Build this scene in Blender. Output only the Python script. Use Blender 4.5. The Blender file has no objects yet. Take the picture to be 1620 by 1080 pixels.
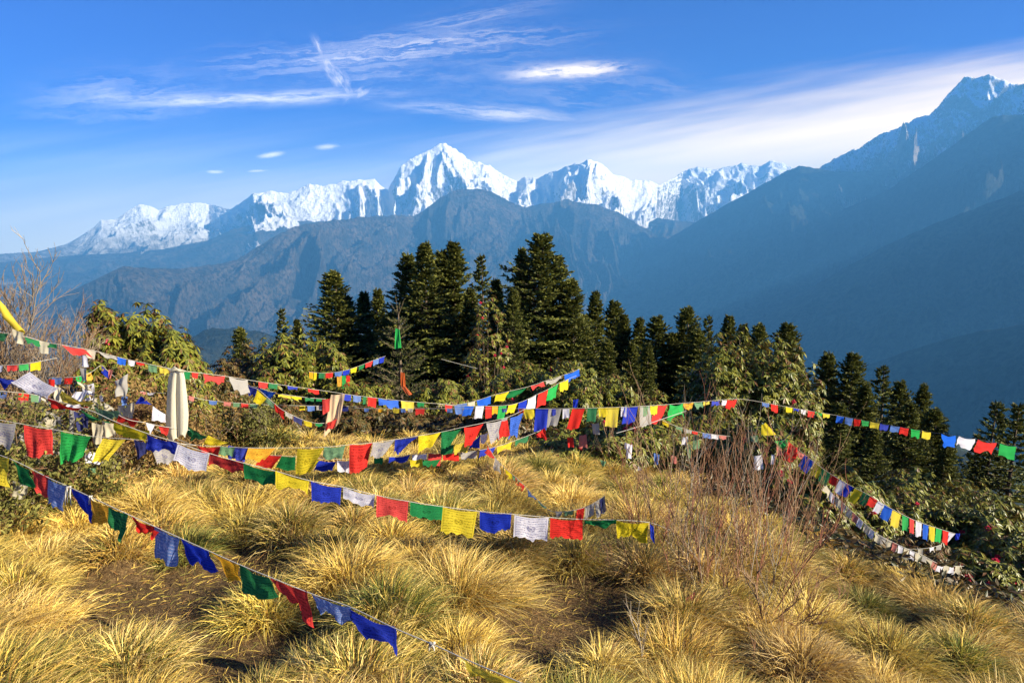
import bpy, math, random
import numpy as np
R = math.radians
rng = np.random.default_rng(7)
random.seed(7)
sc = bpy.context.scene
C = bpy.data.collections.new('place'); sc.collection.children.link(C)

# ------------------------------------------------------------------ camera, sky, sun, exposure
PITCH = R(8.53); EYE = np.array([0, 0, 1.65]); F = 1000.0
cam_d = bpy.data.cameras.new('camera'); cam = bpy.data.objects.new('camera', cam_d); C.objects.link(cam)
cam.location = EYE; cam.rotation_euler = (R(90) - PITCH, 0, 0)
cam_d.sensor_width = 36; cam_d.lens = 36 * F / 1620; cam_d.clip_start = 0.05; cam_d.clip_end = 200000
sc.camera = cam
SUN_EL, SUN_ROT = R(24), R(112)          # rotation clockwise from +Y (the view direction)
SKY_STRENGTH, SUN_STRENGTH = 0.12, 5.0
sc.view_settings.view_transform = 'Standard'; sc.view_settings.look = 'None'
sc.view_settings.exposure = 2.05; sc.view_settings.gamma = 1.0
sc.cycles.volume_bounces = 0; sc.cycles.max_bounces = 5; sc.cycles.diffuse_bounces = 2; sc.cycles.transmission_bounces = 3
sc.cycles.transparent_max_bounces = 4; sc.cycles.glossy_bounces = 1
sc.cycles.sample_clamp_indirect = 4
sc.cycles.use_denoising = True

class NB:
    """small node-building helper"""
    def __init__(s, nt): s.nt = nt; s.n = nt.nodes; s.l = nt.links
    def node(s, t, **kw):
        n = s.n.new(t)
        for k, v in kw.items(): setattr(n, k, v)
        return n
    def put(s, sock, v):
        if isinstance(v, bpy.types.NodeSocket): s.l.new(v, sock)
        elif isinstance(v, (tuple, list)) and len(v) == 3 and sock.type == 'RGBA': sock.default_value = (*v, 1)
        else: sock.default_value = v
    def m(s, op, a, b=0.0, c=0.0, clamp=False):
        n = s.node('ShaderNodeMath', operation=op, use_clamp=clamp)
        for i, v in enumerate((a, b, c)): s.put(n.inputs[i], v)
        return n.outputs[0]
    def sm(s, v, lo, hi):
        n = s.node('ShaderNodeMapRange', interpolation_type='SMOOTHSTEP')
        s.put(n.inputs[0], v); s.put(n.inputs[1], lo); s.put(n.inputs[2], hi); n.inputs[3].default_value = 0; n.inputs[4].default_value = 1
        return n.outputs[0]
    def mix(s, f, a, b, bt='MIX'):
        n = s.node('ShaderNodeMix', data_type='RGBA', blend_type=bt)
        s.put(n.inputs[0], f); s.put(n.inputs[6], a); s.put(n.inputs[7], b)
        return n.outputs[2]
    def noise(s, vec, scale, detail=4, rough=.55, dist=0.0):
        n = s.node('ShaderNodeTexNoise')
        if vec is not None: s.l.new(vec, n.inputs['Vector'])
        n.inputs['Scale'].default_value = scale; n.inputs['Detail'].default_value = detail
        n.inputs['Roughness'].default_value = rough; n.inputs['Distortion'].default_value = dist
        return n.outputs[0]
    def comb(s, x, y, z=0.0):
        n = s.node('ShaderNodeCombineXYZ')
        for i, v in enumerate((x, y, z)): s.put(n.inputs[i], v)
        return n.outputs[0]
    def sep(s, v):
        n = s.node('ShaderNodeSeparateXYZ'); s.l.new(v, n.inputs[0]); return n.outputs
    def ramp(s, f, stops):
        n = s.node('ShaderNodeValToRGB'); cr = n.color_ramp
        while len(cr.elements) < len(stops): cr.elements.new(.5)
        for e, (p, c) in zip(cr.elements, stops): e.position = p; e.color = (*c, 1)
        s.put(n.inputs[0], f); return n.outputs[0]

def ray(u, v):
    x = (u - 810) / F; z = (540 - v) / F; cp, sp = math.cos(PITCH), math.sin(PITCH)
    return np.array([x, cp + z * sp, -sp + z * cp])
def at(u, v, D): return EYE + ray(u, v) * D
def dirXZ(u, v):
    d = ray(u, v); return d[0] / d[1], d[2] / d[1]

world = bpy.data.worlds.new('World'); sc.world = world; world.use_nodes = True
wb = NB(world.node_tree); wb.n.clear()
sky = wb.node('ShaderNodeTexSky', sky_type='NISHITA'); sky.sun_disc = False
sky.sun_elevation = SUN_EL; sky.sun_rotation = SUN_ROT; sky.altitude = 3200; sky.air_density = 1.0; sky.dust_density = 0.4; sky.ozone_density = 4.0
hs = wb.node('ShaderNodeHueSaturation'); hs.inputs['Saturation'].default_value = 1.75; hs.inputs['Hue'].default_value = 0.505
wb.l.new(sky.outputs[0], hs.inputs['Color'])
tc = wb.node('ShaderNodeTexCoord'); dx, dy, dz = wb.sep(tc.outputs['Generated'])
dyc = wb.m('MAXIMUM', dy, 0.12); X = wb.m('DIVIDE', dx, dyc); Z = wb.m('DIVIDE', dz, dyc)      # directions north of the viewpoint
front = wb.sm(dy, 0.05, 0.3)
def streak(u0, v0, u1, v1, width, amount, sx, sz, lo, hi, seed):
    """one wisp of high cloud along a line of directions"""
    (a0, b0), (a1, b1) = dirXZ(u0, v0), dirXZ(u1, v1)
    L = math.hypot(a1 - a0, b1 - b0); ca, sa = (a1 - a0) / L, (b1 - b0) / L
    px = wb.m('SUBTRACT', X, (a0 + a1) / 2); pz = wb.m('SUBTRACT', Z, (b0 + b1) / 2)
    s = wb.m('ADD', wb.m('MULTIPLY', px, ca), wb.m('MULTIPLY', pz, sa))
    t = wb.m('SUBTRACT', wb.m('MULTIPLY', pz, ca), wb.m('MULTIPLY', px, sa))
    warp = wb.m('MULTIPLY', wb.m('SUBTRACT', wb.noise(wb.comb(wb.m('MULTIPLY', s, 9.0), wb.m('MULTIPLY', t, 9.0), seed), 1.0, 3), .5), width * 1.7)
    t2 = wb.m('ADD', wb.m('ADD', t, warp), wb.m('MULTIPLY', wb.m('SUBTRACT', wb.noise(wb.comb(wb.m('MULTIPLY', s, 22.0), wb.m('MULTIPLY', t, 150.0), seed), 1.0, 4, .6), .5), width * 1.2))
    e = wb.m('ADD', wb.m('POWER', wb.m('DIVIDE', wb.m('ABSOLUTE', s), L / 2), 2.5), wb.m('POWER', wb.m('DIVIDE', wb.m('ABSOLUTE', t2), width), 1.8))
    g = wb.m('EXPONENT', wb.m('MULTIPLY', e, -1.0))
    n = wb.noise(wb.comb(wb.m('MULTIPLY', s, sx), wb.m('MULTIPLY', t2, sz), seed * 3.1), 1.0, 7, .68, .1)
    return wb.m('MULTIPLY', wb.m('MULTIPLY', g, wb.sm(n, lo, hi)), amount)
wisps = [streak(190, 163, 590, 150, .008, .55, 9, 90, .3, .62, 1), streak(512, 92, 556, 148, .009, .75, 22, 50, .35, .7, 2), streak(498, 62, 516, 96, .005, .45, 22, 60, .35, .7, 14), streak(548, 158, 582, 142, .006, .7, 22, 60, .35, .7, 15),
         streak(815, 118, 985, 108, .009, .75, 18, 90, .28, .55, 3), streak(640, 168, 900, 188, .009, .5, 8, 90, .3, .65, 4),
         streak(360, 104, 860, 62, .020, .34, 5, 130, .40, .72, 5), streak(620, 50, 860, 8, .010, .22, 6, 120, .38, .72, 16), streak(325, 272, 355, 272, .0030, .9, 30, 150, .2, .5, 6),
         streak(390, 271, 425, 270, .0025, .8, 30, 150, .2, .5, 7), streak(408, 248, 448, 243, .004, .8, 30, 120, .2, .5, 8),
         streak(500, 234, 535, 231, .004, .55, 30, 120, .2, .5, 9), streak(60, 170, 330, 150, .03, .3, 6, 50, .35, .7, 10),
         streak(420, 135, 760, 115, .02, .25, 6, 60, .4, .75, 11), streak(700, 120, 1100, 150, .03, .18, 5, 60, .4, .75, 12)]
tot = wisps[0]
for w in wisps[1:]: tot = wb.m('MAXIMUM', tot, w)
# the veil of high cloud that widens towards the right-hand range
(a0, b0), (a1, b1) = dirXZ(640, 268), dirXZ(1620, 100)
slope = (b1 - b0) / (a1 - a0)
top = wb.m('ADD', wb.m('MULTIPLY', wb.m('SUBTRACT', X, a0), slope), b0)
vn = wb.noise(wb.comb(wb.m('MULTIPLY', X, 2.0), wb.m('MULTIPLY', wb.m('SUBTRACT', Z, top), 26.0), 4.0), 1.0, 5, .55, .2)
under = wb.m('ADD', wb.m('SUBTRACT', top, Z), wb.m('MULTIPLY', wb.m('SUBTRACT', vn, .5), .10))
veil = wb.m('MULTIPLY', wb.sm(under, -0.055, 0.07), wb.sm(X, -.55, .05))
tail = wb.m('SUBTRACT', 1.0, wb.m('MULTIPLY', wb.sm(Z, .10, .0), .25))
veil = wb.m('MULTIPLY', wb.m('MULTIPLY', veil, tail), .93)
low = wb.m('MULTIPLY', wb.sm(wb.m('ADD', Z, wb.m('MULTIPLY', vn, .08)), .24, .03), .85)
cover = wb.m('MAXIMUM', tot, wb.m('MAXIMUM', veil, low), clamp=True)
cover = wb.m('MULTIPLY', cover, front)
cloudcol = wb.mix(wb.sm(X, -.3, .4), (7.5, 6.4, 4.6), (7.6, 5.5, 2.7))
bg = wb.node('ShaderNodeBackground'); bg.inputs['Strength'].default_value = SKY_STRENGTH
wb.put(bg.inputs['Color'], wb.mix(cover, wb.mix(1.0, hs.outputs[0], (.0, .08, .33), 'MULTIPLY'), cloudcol))
wo = wb.node('ShaderNodeOutputWorld'); wb.l.new(bg.outputs[0], wo.inputs[0])

sl = bpy.data.lights.new('sun', 'SUN'); sl.energy = SUN_STRENGTH; sl.angle = R(.5); sl.color = (1, .89, .68)
so = bpy.data.objects.new('sun', sl); C.objects.link(so)
sdir = np.array([math.sin(SUN_ROT) * math.cos(SUN_EL), math.cos(SUN_ROT) * math.cos(SUN_EL), math.sin(SUN_EL)])
from mathutils import Vector
so.rotation_euler = Vector(sdir).to_track_quat('Z', 'Y').to_euler()

# ------------------------------------------------------------------ helpers
def tag(o, label=None, cat=None, group=None, kind=None):
    if label: o['label'] = label
    if cat: o['category'] = cat
    if group: o['group'] = group
    if kind: o['kind'] = kind
    return o
def meshdata(name, V, Fs, mats, col=None, uv=None, smooth=False):
    V = np.asarray(V, np.float32); Fs = [np.asarray(f, np.int32) for f in Fs if len(f)]
    me = bpy.data.meshes.new(name)
    me.vertices.add(len(V)); me.vertices.foreach_set('co', V.ravel())
    loops = np.concatenate([f.ravel() for f in Fs]); cnt = np.concatenate([np.full(len(f), f.shape[1]) for f in Fs])
    me.loops.add(len(loops)); me.loops.foreach_set('vertex_index', loops)
    me.polygons.add(len(cnt)); st = np.concatenate([[0], np.cumsum(cnt)[:-1]]).astype(np.int32)
    me.polygons.foreach_set('loop_start', st)
    if smooth: me.polygons.foreach_set('use_smooth', np.ones(len(cnt), bool))
    me.update(calc_edges=True)
    if col is not None:
        a = me.color_attributes.new('col', 'FLOAT_COLOR', 'POINT'); c = np.ones((len(V), 4), np.float32); c[:, :3] = col
        a.data.foreach_set('color', c.ravel())
    if uv is not None:
        l = me.uv_layers.new(name='UVMap'); l.data.foreach_set('uv', np.asarray(uv, np.float32)[loops].ravel())
    for m in (mats if isinstance(mats, list) else [mats]): me.materials.append(m)
    return me
def obj(name, me, parent=None, loc=None):
    o = bpy.data.objects.new(name, me); C.objects.link(o)
    if parent: o.parent = parent
    if loc is not None: o.location = loc
    return o
def empty(name, loc):
    o = bpy.data.objects.new(name, None); C.objects.link(o); o.location = loc; o.empty_display_size = .1; return o
def copy_tree(o, parent=None):
    c = o.copy(); C.objects.link(c); c.parent = parent
    for ch in [q for q in o.children]: copy_tree(ch, c)
    return c
# noise
_p = np.random.default_rng(3).permutation(512); _p = np.concatenate([_p, _p])
_g = np.random.default_rng(4).uniform(0, 2 * np.pi, 512)
def perlin(x, y, seed=0):
    x = x + seed * 17.31; y = y + seed * 9.77
    xi = np.floor(x).astype(int); yi = np.floor(y).astype(int); xf = x - xi; yf = y - yi
    def g(ix, iy, fx, fy):
        a = _g[_p[(_p[ix & 511] + iy) & 511]]; return np.cos(a) * fx + np.sin(a) * fy
    w = lambda t: t * t * t * (t * (t * 6 - 15) + 10)
    u, v = w(xf), w(yf)
    a = g(xi, yi, xf, yf); b = g(xi + 1, yi, xf - 1, yf); c = g(xi, yi + 1, xf, yf - 1); d = g(xi + 1, yi + 1, xf - 1, yf - 1)
    return (a + (b - a) * u + ((c + (d - c) * u) - (a + (b - a) * u)) * v) * 1.5
def fbm(x, y, o=5, seed=0, gain=.5):
    s = 0; a = 1
    for k in range(o): s = s + a * perlin(x * 2 ** k, y * 2 ** k, seed + k); a *= gain
    return s
def ridged(x, y, o=6, seed=0, gain=.52):
    s = 0; a = .5; w = 1
    for k in range(o):
        n = 1 - np.abs(perlin(x * 2.03 ** k, y * 2.03 ** k, seed + k)) * 1.6; n = np.clip(n, 0, 1) ** 2
        s = s + a * n * w; w = np.clip(n * 1.6, 0.2, 1); a *= gain
    return s
def tube(pts, rads, n=4):
    pts = np.asarray(pts, float); V = []; k = len(pts)
    T = np.gradient(pts, axis=0) if k > 2 else np.repeat((pts[-1:] - pts[:1]), k, 0)
    T /= np.linalg.norm(T, axis=1)[:, None] + 1e-9
    ref = np.where(np.abs(T[:, 2:3]) > .9, [[1, 0, 0]], [[0, 0, 1]])
    A = np.cross(T, ref); A /= np.linalg.norm(A, axis=1)[:, None] + 1e-9; B = np.cross(T, A)
    ang = np.arange(n) / n * 2 * np.pi; rads = np.broadcast_to(np.asarray(rads, float), (k,))
    V = (pts[:, None] + rads[:, None, None] * (A[:, None] * np.cos(ang)[None, :, None] + B[:, None] * np.sin(ang)[None, :, None])).reshape(-1, 3)
    i = np.arange(k - 1)[:, None] * n; j = np.arange(n)[None]; j2 = (j + 1) % n
    Fq = np.stack([i + j, i + j2, i + n + j2, i + n + j], -1).reshape(-1, 4)
    return V, Fq
class MB:
    def __init__(s): s.V = []; s.F = {3: [], 4: []}; s.c = []; s.n = 0
    def add(s, V, Fc, col=None):
        V = np.asarray(V, float); Fc = np.asarray(Fc, int)
        s.V.append(V); s.F[Fc.shape[1]].append(Fc + s.n); s.n += len(V)
        s.c.append(np.broadcast_to(col if col is not None else (1, 1, 1), (len(V), 3)))
    def data(s, name, mats, smooth=False):
        return meshdata(name, np.concatenate(s.V), [np.concatenate(s.F[k]) for k in (3, 4) if s.F[k]], mats, np.concatenate(s.c), smooth=smooth)

# ------------------------------------------------------------------ materials
def new_mat(name):
    m = bpy.data.materials.new(name); m.use_nodes = True; b = NB(m.node_tree); b.n.clear()
    return m, b, b.node('ShaderNodeOutputMaterial')
def principled(b, out, col, rough=.8, spec=.3, bump=None, bdist=.01, bstr=.5):
    p = b.node('ShaderNodeBsdfPrincipled'); b.put(p.inputs['Base Color'], col); b.put(p.inputs['Roughness'], rough)
    p.inputs['Specular IOR Level'].default_value = spec
    if bump is not None:
        bn = b.node('ShaderNodeBump'); b.put(bn.inputs['Height'], bump); bn.inputs['Distance'].default_value = bdist; bn.inputs['Strength'].default_value = bstr
        b.l.new(bn.outputs[0], p.inputs['Normal'])
    b.l.new(p.outputs[0], out.inputs[0]); return p
def leafy(name, trans=.35, rough=.6, spec=.25, under=None):
    m, b, out = new_mat(name)
    a = b.node('ShaderNodeVertexColor', layer_name='col'); col = a.outputs[0]
    if under:
        g = b.node('ShaderNodeNewGeometry'); col = b.mix(b.m('MULTIPLY', g.outputs['Backfacing'], .6), col, under)
    p = b.node('ShaderNodeBsdfPrincipled'); b.put(p.inputs['Base Color'], col); p.inputs['Roughness'].default_value = rough
    p.inputs['Specular IOR Level'].default_value = spec
    t = b.node('ShaderNodeBsdfTranslucent'); b.put(t.inputs[0], col)
    mx = b.node('ShaderNodeMixShader'); mx.inputs[0].default_value = trans
    b.l.new(p.outputs[0], mx.inputs[1]); b.l.new(t.outputs[0], mx.inputs[2]); b.l.new(mx.outputs[0], out.inputs[0])
    return m
M_grass = leafy('dry_grass', .20, .6, .2)
M_needle = leafy('fir_needles', .2, .6, .25)
M_leaf = leafy('rhododendron_leaf', .22, .42, .4, under=(.16, .09, .035))
M_dryleaf = leafy('dry_leaf', .3, .8, .1)
M_petal = leafy('petal', .35, .6, .2)
def wood(name, c1, c2, scale=18):
    m, b, out = new_mat(name); t = b.node('ShaderNodeTexCoord')
    n = b.noise(t.outputs['Object'], scale, 5, .6)
    principled(b, out, b.mix(b.sm(n, .35, .65), c1, c2), .85, .2, n, .01, .6); return m
M_bark = wood('bark', (.06, .042, .03), (.16, .12, .085))
M_palebark = wood('pale_stem', (.22, .17, .11), (.34, .27, .18))
M_twig = leafy('twig', .0, .8, .2)

# ground
m, b, out = new_mat('soil'); t = b.node('ShaderNodeTexCoord'); P = t.outputs['Object']
n1 = b.noise(P, 1.3, 6, .6); n2 = b.noise(P, 22, 6, .7, .5); n3 = b.noise(P, 90, 4, .7)
c = b.mix(b.sm(n2, .35, .68), (.050, .030, .015), (.17, .105, .045)); c = b.mix(b.m('MULTIPLY', b.sm(n3, .52, .66), .7), c, (.36, .25, .11))
g = b.node('ShaderNodeNewGeometry'); far = b.node('ShaderNodeVectorMath', operation='LENGTH'); b.l.new(g.outputs['Position'], far.inputs[0])
n4 = b.noise(P, .004, 6, .6)
forest = b.mix(b.sm(n4, .4, .65), (.020, .030, .016), (.055, .052, .03))
c = b.mix(b.sm(far.outputs['Value'], 14, 60), c, forest)
hgt = b.m('ADD', n2, b.m('MULTIPLY', n3, .4)); principled(b, out, c, .95, .1, hgt, .04, .9); M_soil = m

def mountain_mat(name, snow_z, snow_w, rock1, rock2, steep=.42, sun_snow=(.90, .90, .92), snow=True, sc_=1 / 900.):
    m, b, out = new_mat(name); t = b.node('ShaderNodeTexCoord'); P = t.outputs['Object']; g = b.node('ShaderNodeNewGeometry')
    zz = b.sep(g.outputs['Position'])[2]; nz = b.sep(g.outputs['True Normal'])[2]
    n = b.noise(P, sc_, 8, .62); nf = b.noise(P, sc_ * 9, 7, .7, .3); nv = b.noise(P, sc_ * 2.6, 8, .68)
    rock = b.mix(b.sm(nv, .38, .62), rock1, rock2)
    rock = b.mix(b.m('MULTIPLY', b.sm(nf, .5, .68), .45 if snow else .15), rock, tuple(min(1, x * 1.7) for x in rock2))
    bump = b.m('ADD', b.m('MULTIPLY', nf, .35), nv)
    if not snow:
        gr = b.noise(P, 1 / 75., 3, .7); rock = b.mix(b.sm(gr, .38, .66), rock, tuple(x * .35 for x in rock1))
    if snow:
        f = b.sm(b.m('ADD', zz, b.m('MULTIPLY', b.m('SUBTRACT', nv, .5), snow_w * 2.2)), snow_z - snow_w, snow_z + snow_w)
        st = b.sm(b.m('ADD', nz, b.m('MULTIPLY', b.m('SUBTRACT', nf, .5), .55)), steep - .07, steep + .07)
        col = b.mix(b.m('MULTIPLY', f, st), rock, sun_snow)
    else: col = rock
    principled(b, out, col, .8, .1, bump, 300, .8); return m

# ------------------------------------------------------------------ ground sheet
CREST = np.array([(-40, 11), (-12, 9.8), (-5, 9.2), (-2, 8.8), (1.7, 8.6), (2.25, 6.8), (2.44, 5.35), (2.96, 4.5), (3.46, 3.93), (5, 2.6), (9, 0), (14, -10), (10, -40), (-40, -40)], float)
def outside(x, y):
    x = np.asarray(x, float); y = np.asarray(y, float); d = np.full(x.shape, 1e12); ins = np.zeros(x.shape, bool)
    n = len(CREST)
    for i in range(n):
        a = CREST[i]; c = CREST[(i + 1) % n]; e = c - a
        tt = np.clip(((x - a[0]) * e[0] + (y - a[1]) * e[1]) / (e @ e), 0, 1)
        d = np.minimum(d, (x - a[0] - tt * e[0]) ** 2 + (y - a[1] - tt * e[1]) ** 2)
        if a[1] != c[1]:
            ins ^= ((a[1] > y) != (c[1] > y)) & (x < (c[0] - a[0]) * (y - a[1]) / (c[1] - a[1]) + a[0])
    return np.where(ins, -np.sqrt(d), np.sqrt(d))
TUS = np.zeros((0, 4))
def gz(x, y, bumps=True):
    x = np.asarray(x, float); y = np.asarray(y, float)
    xc = np.clip(x, -40, 40); yc = np.clip(y, -15, 40)
    z = -.155 * yc - .12 * (np.sqrt(xc ** 2 + 1) + xc - 1) / 2 * 1.4
    s = np.maximum(outside(x, y), 0); s1 = np.minimum(s, 60)
    z = z - (.40 * (np.sqrt(s1 ** 2 + .36) - .6))
    z = z - np.clip(s - 60, 0, 5000) * .38
    z = z + .05 * fbm(x * .6, y * .6, 3, 2) + np.clip(s - 200, 0, 1500) * .18 * fbm(x / 900, y / 900, 5, 5)
    z = np.maximum(z, -1950 + 30 * fbm(x / 3000, y / 3000, 3, 8))
    if bumps and len(TUS):
        bz = 0 * z
        for tx, ty, tr, th in TUS:
            q = ((x - tx) ** 2 + (y - ty) ** 2) / (tr * tr * .5)
            bz = np.maximum(bz, np.where(q < 9, th * np.exp(-q), 0))
        z = z + bz
    return z
def on_ground(u, v, bumps=False):
    d = ray(u, v); t = np.linspace(.5, 60, 1200); P = EYE + d * t[:, None]
    below = P[:, 2] < gz(P[:, 0], P[:, 1], bumps); i = int(np.argmax(below)) if below.any() else len(t) - 1
    return P[i]

# tussock places on the meadow
gaps = [(280, 945, .62), (420, 1040, .3), (905, 985, .60), (470, 835, .42), (330, 1010, .3), (180, 870, .25), (250, 765, .25), (700, 1010, .22), (960, 940, .3), (560, 800, .2), (60, 1060, .2), (620, 930, .2), (130, 930, .2), (520, 1000, .25), (800, 930, .2), (740, 880, .18), (380, 880, .2), (30, 880, .2), (860, 1050, .22), (1000, 1040, .2), (1350, 1010, .2), (1480, 1040, .2), (1250, 900, .15), (560, 740, .3), (680, 860, .18), (450, 940, .2), (150, 1040, .18)]
gapp = [(*on_ground(u, v)[:2], r * .85 + .05) for u, v, r in gaps]
pts = []
while len(pts) < 620:
    y = rng.uniform(.9, 11.5) if rng.random() < .8 else rng.uniform(.9, 5); x = rng.uniform(-1.0 * y - 1.2, .95 * y + 1.2)
    so_ = float(outside(x, y))
    if so_ > 1.6: continue
    if any((x - a) ** 2 + (y - c_) ** 2 < (r + .04) ** 2 for a, c_, r in gapp): continue
    sp = rng.uniform(.30, .54) + .012 * y
    if pts and min((x - p[0]) ** 2 + (y - p[1]) ** 2 for p in pts) < sp * sp:
        if rng.random() < .9985: 
            miss = globals().get('miss', 0) + 1
            if miss > 14000: break
            continue
    pts.append((x, y, np.clip(sp * rng.uniform(.6, .95), .18, .44), rng.uniform(.08, .25) * (.6 if y < 3 else 1)))
TUS = np.array(pts)

rr = np.concatenate([np.linspace(.0, 16, 190), np.geomspace(16.3, 34500, 125)]); az = np.arange(0, 480) / 480 * 2 * np.pi
gx = rr[:, None] * np.sin(az); gy = rr[:, None] * np.cos(az); G = np.stack([gx, gy, gz(gx, gy)], -1).reshape(-1, 3)
i = np.arange(len(rr) - 1)[:, None] * 480; j = np.arange(480)[None]; j2 = (j + 1) % 480
Fq = np.stack([i + j, i + 480 + j, i + 480 + j2, i + j2], -1).reshape(-1, 4)
tag(obj('ground', meshdata('ground', G, [Fq], M_soil, smooth=True)), kind='structure')

# ------------------------------------------------------------------ mountains
def mountain(name, prof, dist, wf, wb_, foot, amp, seed, mat, spur=.22, jag=.012, p=1.25, nu=900, nt=150):
    prof = np.array(prof, float); us = np.linspace(prof[0, 0], prof[-1, 0], nu)
    vs = np.interp(us, prof[:, 0], prof[:, 1])
    D = np.interp(us, [d[0] for d in dist], [d[1] for d in dist])
    dirs = np.array([ray(u, v) for u, v in zip(us, vs)]); hyp = np.hypot(dirs[:, 0], dirs[:, 1])
    a = np.arctan2(dirs[:, 0], dirs[:, 1]); crest = EYE[2] + dirs[:, 2] / hyp * D
    q = np.concatenate([-(np.linspace(1, 0, nt // 3, endpoint=False)), np.linspace(0, 1, nt) ** 1.15])
    Q = q[:, None]; Xm = (a * D.mean())[None] + 0 * Q; Wd = np.where(Q < 0, wb_, wf); Ym = -np.abs(Q) * Wd * np.sign(Q)
    r = D[None] + Ym; H = crest[None] - foot; aq = np.abs(Q)
    env = (1 - aq) ** p
    wx = Xm + .35 * wf * fbm(Xm / wf * 1.3, Ym / wf * 1.3, 3, seed + 40)
    n = ridged(wx / (wf * spur), Ym / (wf * .9), 7, seed, .55)
    n2_ = ridged(Xm / (wf * .13) + 3, Ym / (wf * .16), 6, seed + 9)
    shape = np.clip(aq * 5, 0, 1) * (1 - aq) ** .6
    z = foot + H * env + amp * H * ((n - .62) * 1.2 + (n2_ - .6) * .5) * shape
    z = z + jag * H * (fbm(Xm / (wf * .05), Ym / (wf * .05), 5, seed + 3, .6)) * np.exp(-aq * 4) 
    z = np.maximum(z, foot - 100); z[0] = z[-1] = -2100
    V = np.stack([r * np.sin(a)[None], r * np.cos(a)[None], z], -1).reshape(-1, 3)
    i = np.arange(len(q) - 1)[:, None] * nu; j = np.arange(nu - 1)[None]
    Fm = np.stack([i + j, i + nu + j, i + nu + j + 1, i + j + 1], -1).reshape(-1, 4)
    o = obj(name, meshdata(name, V, [Fm], mat, smooth=True)); tag(o, kind='structure'); return o
M_snow = mountain_mat('snow_and_rock', 350, 900, (.10, .085, .08), (.17, .15, .135), steep=.20)
M_nil = mountain_mat('rock_with_snow', 1900, 700, (.045, .045, .05), (.24, .20, .17), steep=.40)
M_brown = mountain_mat('brown_rock', 9000, 300, (.03, .03, .026), (.095, .075, .055), snow=False, sc_=1 / 1500.)
M_wooded = mountain_mat('wooded_slope', 9000, 300, (.015, .022, .014), (.04, .042, .026), snow=False, sc_=1 / 700.)
SNOW = [(-200, 420), (-60, 405), (60, 398), (105, 386), (130, 372), (150, 358), (160, 348), (185, 346), (205, 331), (222, 322), (238, 326), (250, 333), (262, 327), (300, 320), (330, 323), (365, 331), (385, 318), (400, 307), (430, 302), (455, 306), (480, 296), (490, 291), (510, 294), (540, 288), (570, 285), (592, 283), (606, 297), (614, 300), (622, 286), (634, 262), (650, 251), (662, 246), (680, 238), (693, 229), (703, 228), (715, 233), (730, 243), (745, 254), (760, 258), (775, 262), (795, 276), (818, 288), (830, 280), (850, 282), (870, 273), (890, 266), (900, 261), (915, 258), (933, 251), (950, 258), (970, 275), (985, 279), (1000, 287), (1020, 284), (1045, 293), (1065, 282), (1085, 270), (1105, 264), (1125, 268), (1150, 264), (1175, 260), (1203, 263), (1218, 255), (1235, 257), (1250, 263), (1300, 285), (1400, 300), (1700, 330)]
mountain('snow_mountains', SNOW, [(-200, 27000), (330, 26500), (400, 24000), (600, 23500), (820, 23500), (930, 22500), (1040, 24000), (1080, 27500), (1700, 27500)], 6000, 5000, -900, .33, 11, M_snow, spur=.27, jag=.012, p=1.35, nu=1700, nt=220)
mountain('mountain_spurs', [(-300, 430), (0, 415), (110, 404), (200, 400), (260, 394), (330, 380), (370, 362), (430, 350), (480, 350), (560, 352), (640, 348), (760, 350), (1000, 362), (1040, 345), (1100, 352), (1200, 350), (1400, 330)], [(-300, 24500), (400, 22500), (1400, 21500)], 8000, 3500, -1400, .30, 23, M_brown, spur=.2, p=1.15, nu=1100, nt=130)
mountain('mountain_ridge', [(-300, 560), (0, 510), (90, 474), (150, 441), (195, 422), (240, 424), (290, 425), (350, 416), (375, 410), (400, 395), (430, 376), (460, 361), (500, 351), (540, 347), (590, 342), (625, 340), (655, 343), (670, 333), (690, 318), (703, 309), (715, 303), (740, 299), (755, 297), (775, 303), (800, 315), (825, 326), (850, 325), (880, 319), (900, 315), (915, 320), (930, 322), (950, 325), (980, 337), (1005, 352), (1040, 372), (1100, 400), (1200, 450)], [(-300, 11000), (200, 12500), (450, 15000), (650, 17500), (800, 18500), (1200, 20000)], 6500, 3000, -1900, .40, 37, M_brown, spur=.17, jag=.012, p=1.1, nu=1400, nt=200)
mountain('near_hill', [(40, 760), (160, 640), (240, 580), (300, 535), (320, 524), (340, 518), (380, 521), (430, 530), (480, 545), (600, 590), (760, 680),(900,780)], [(40, 5500), (900, 6000)], 2500, 1500, -1950, .3, 51, M_wooded, spur=.3, p=1.1, nu=400, nt=70)
mountain('rocky_peak', [(1150, 400), (1220, 330), (1270, 285), (1290, 268), (1305, 262), (1320, 249), (1345, 240), (1360, 235), (1375, 222), (1390, 215), (1405, 208), (1420, 203), (1450, 187), (1470, 180), (1485, 170), (1500, 150), (1515, 134), (1530, 123), (1545, 122), (1557, 121), (1566, 116), (1580, 125), (1595, 131), (1615, 133), (1650, 125), (1720, 140), (1850, 165), (2050, 150), (2300, 140)], [(1150, 19500), (2300, 17500)], 7000, 4000, -1500, .46, 71, M_nil, spur=.15, jag=.012, p=1.15, nu=900, nt=180)
mountain('far_wooded_ridge', [(880, 470), (1000, 412), (1100, 352), (1150, 323), (1190, 301), (1220, 285), (1245, 270), (1265, 262), (1290, 266), (1320, 272), (1420, 268), (1500, 262), (1620, 255), (1900, 230)], [(880, 18500), (1900, 16500)], 7000, 3000, -1800, .30, 81, M_wooded, spur=.3, jag=.006, p=1.05, nu=700, nt=110)
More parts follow.
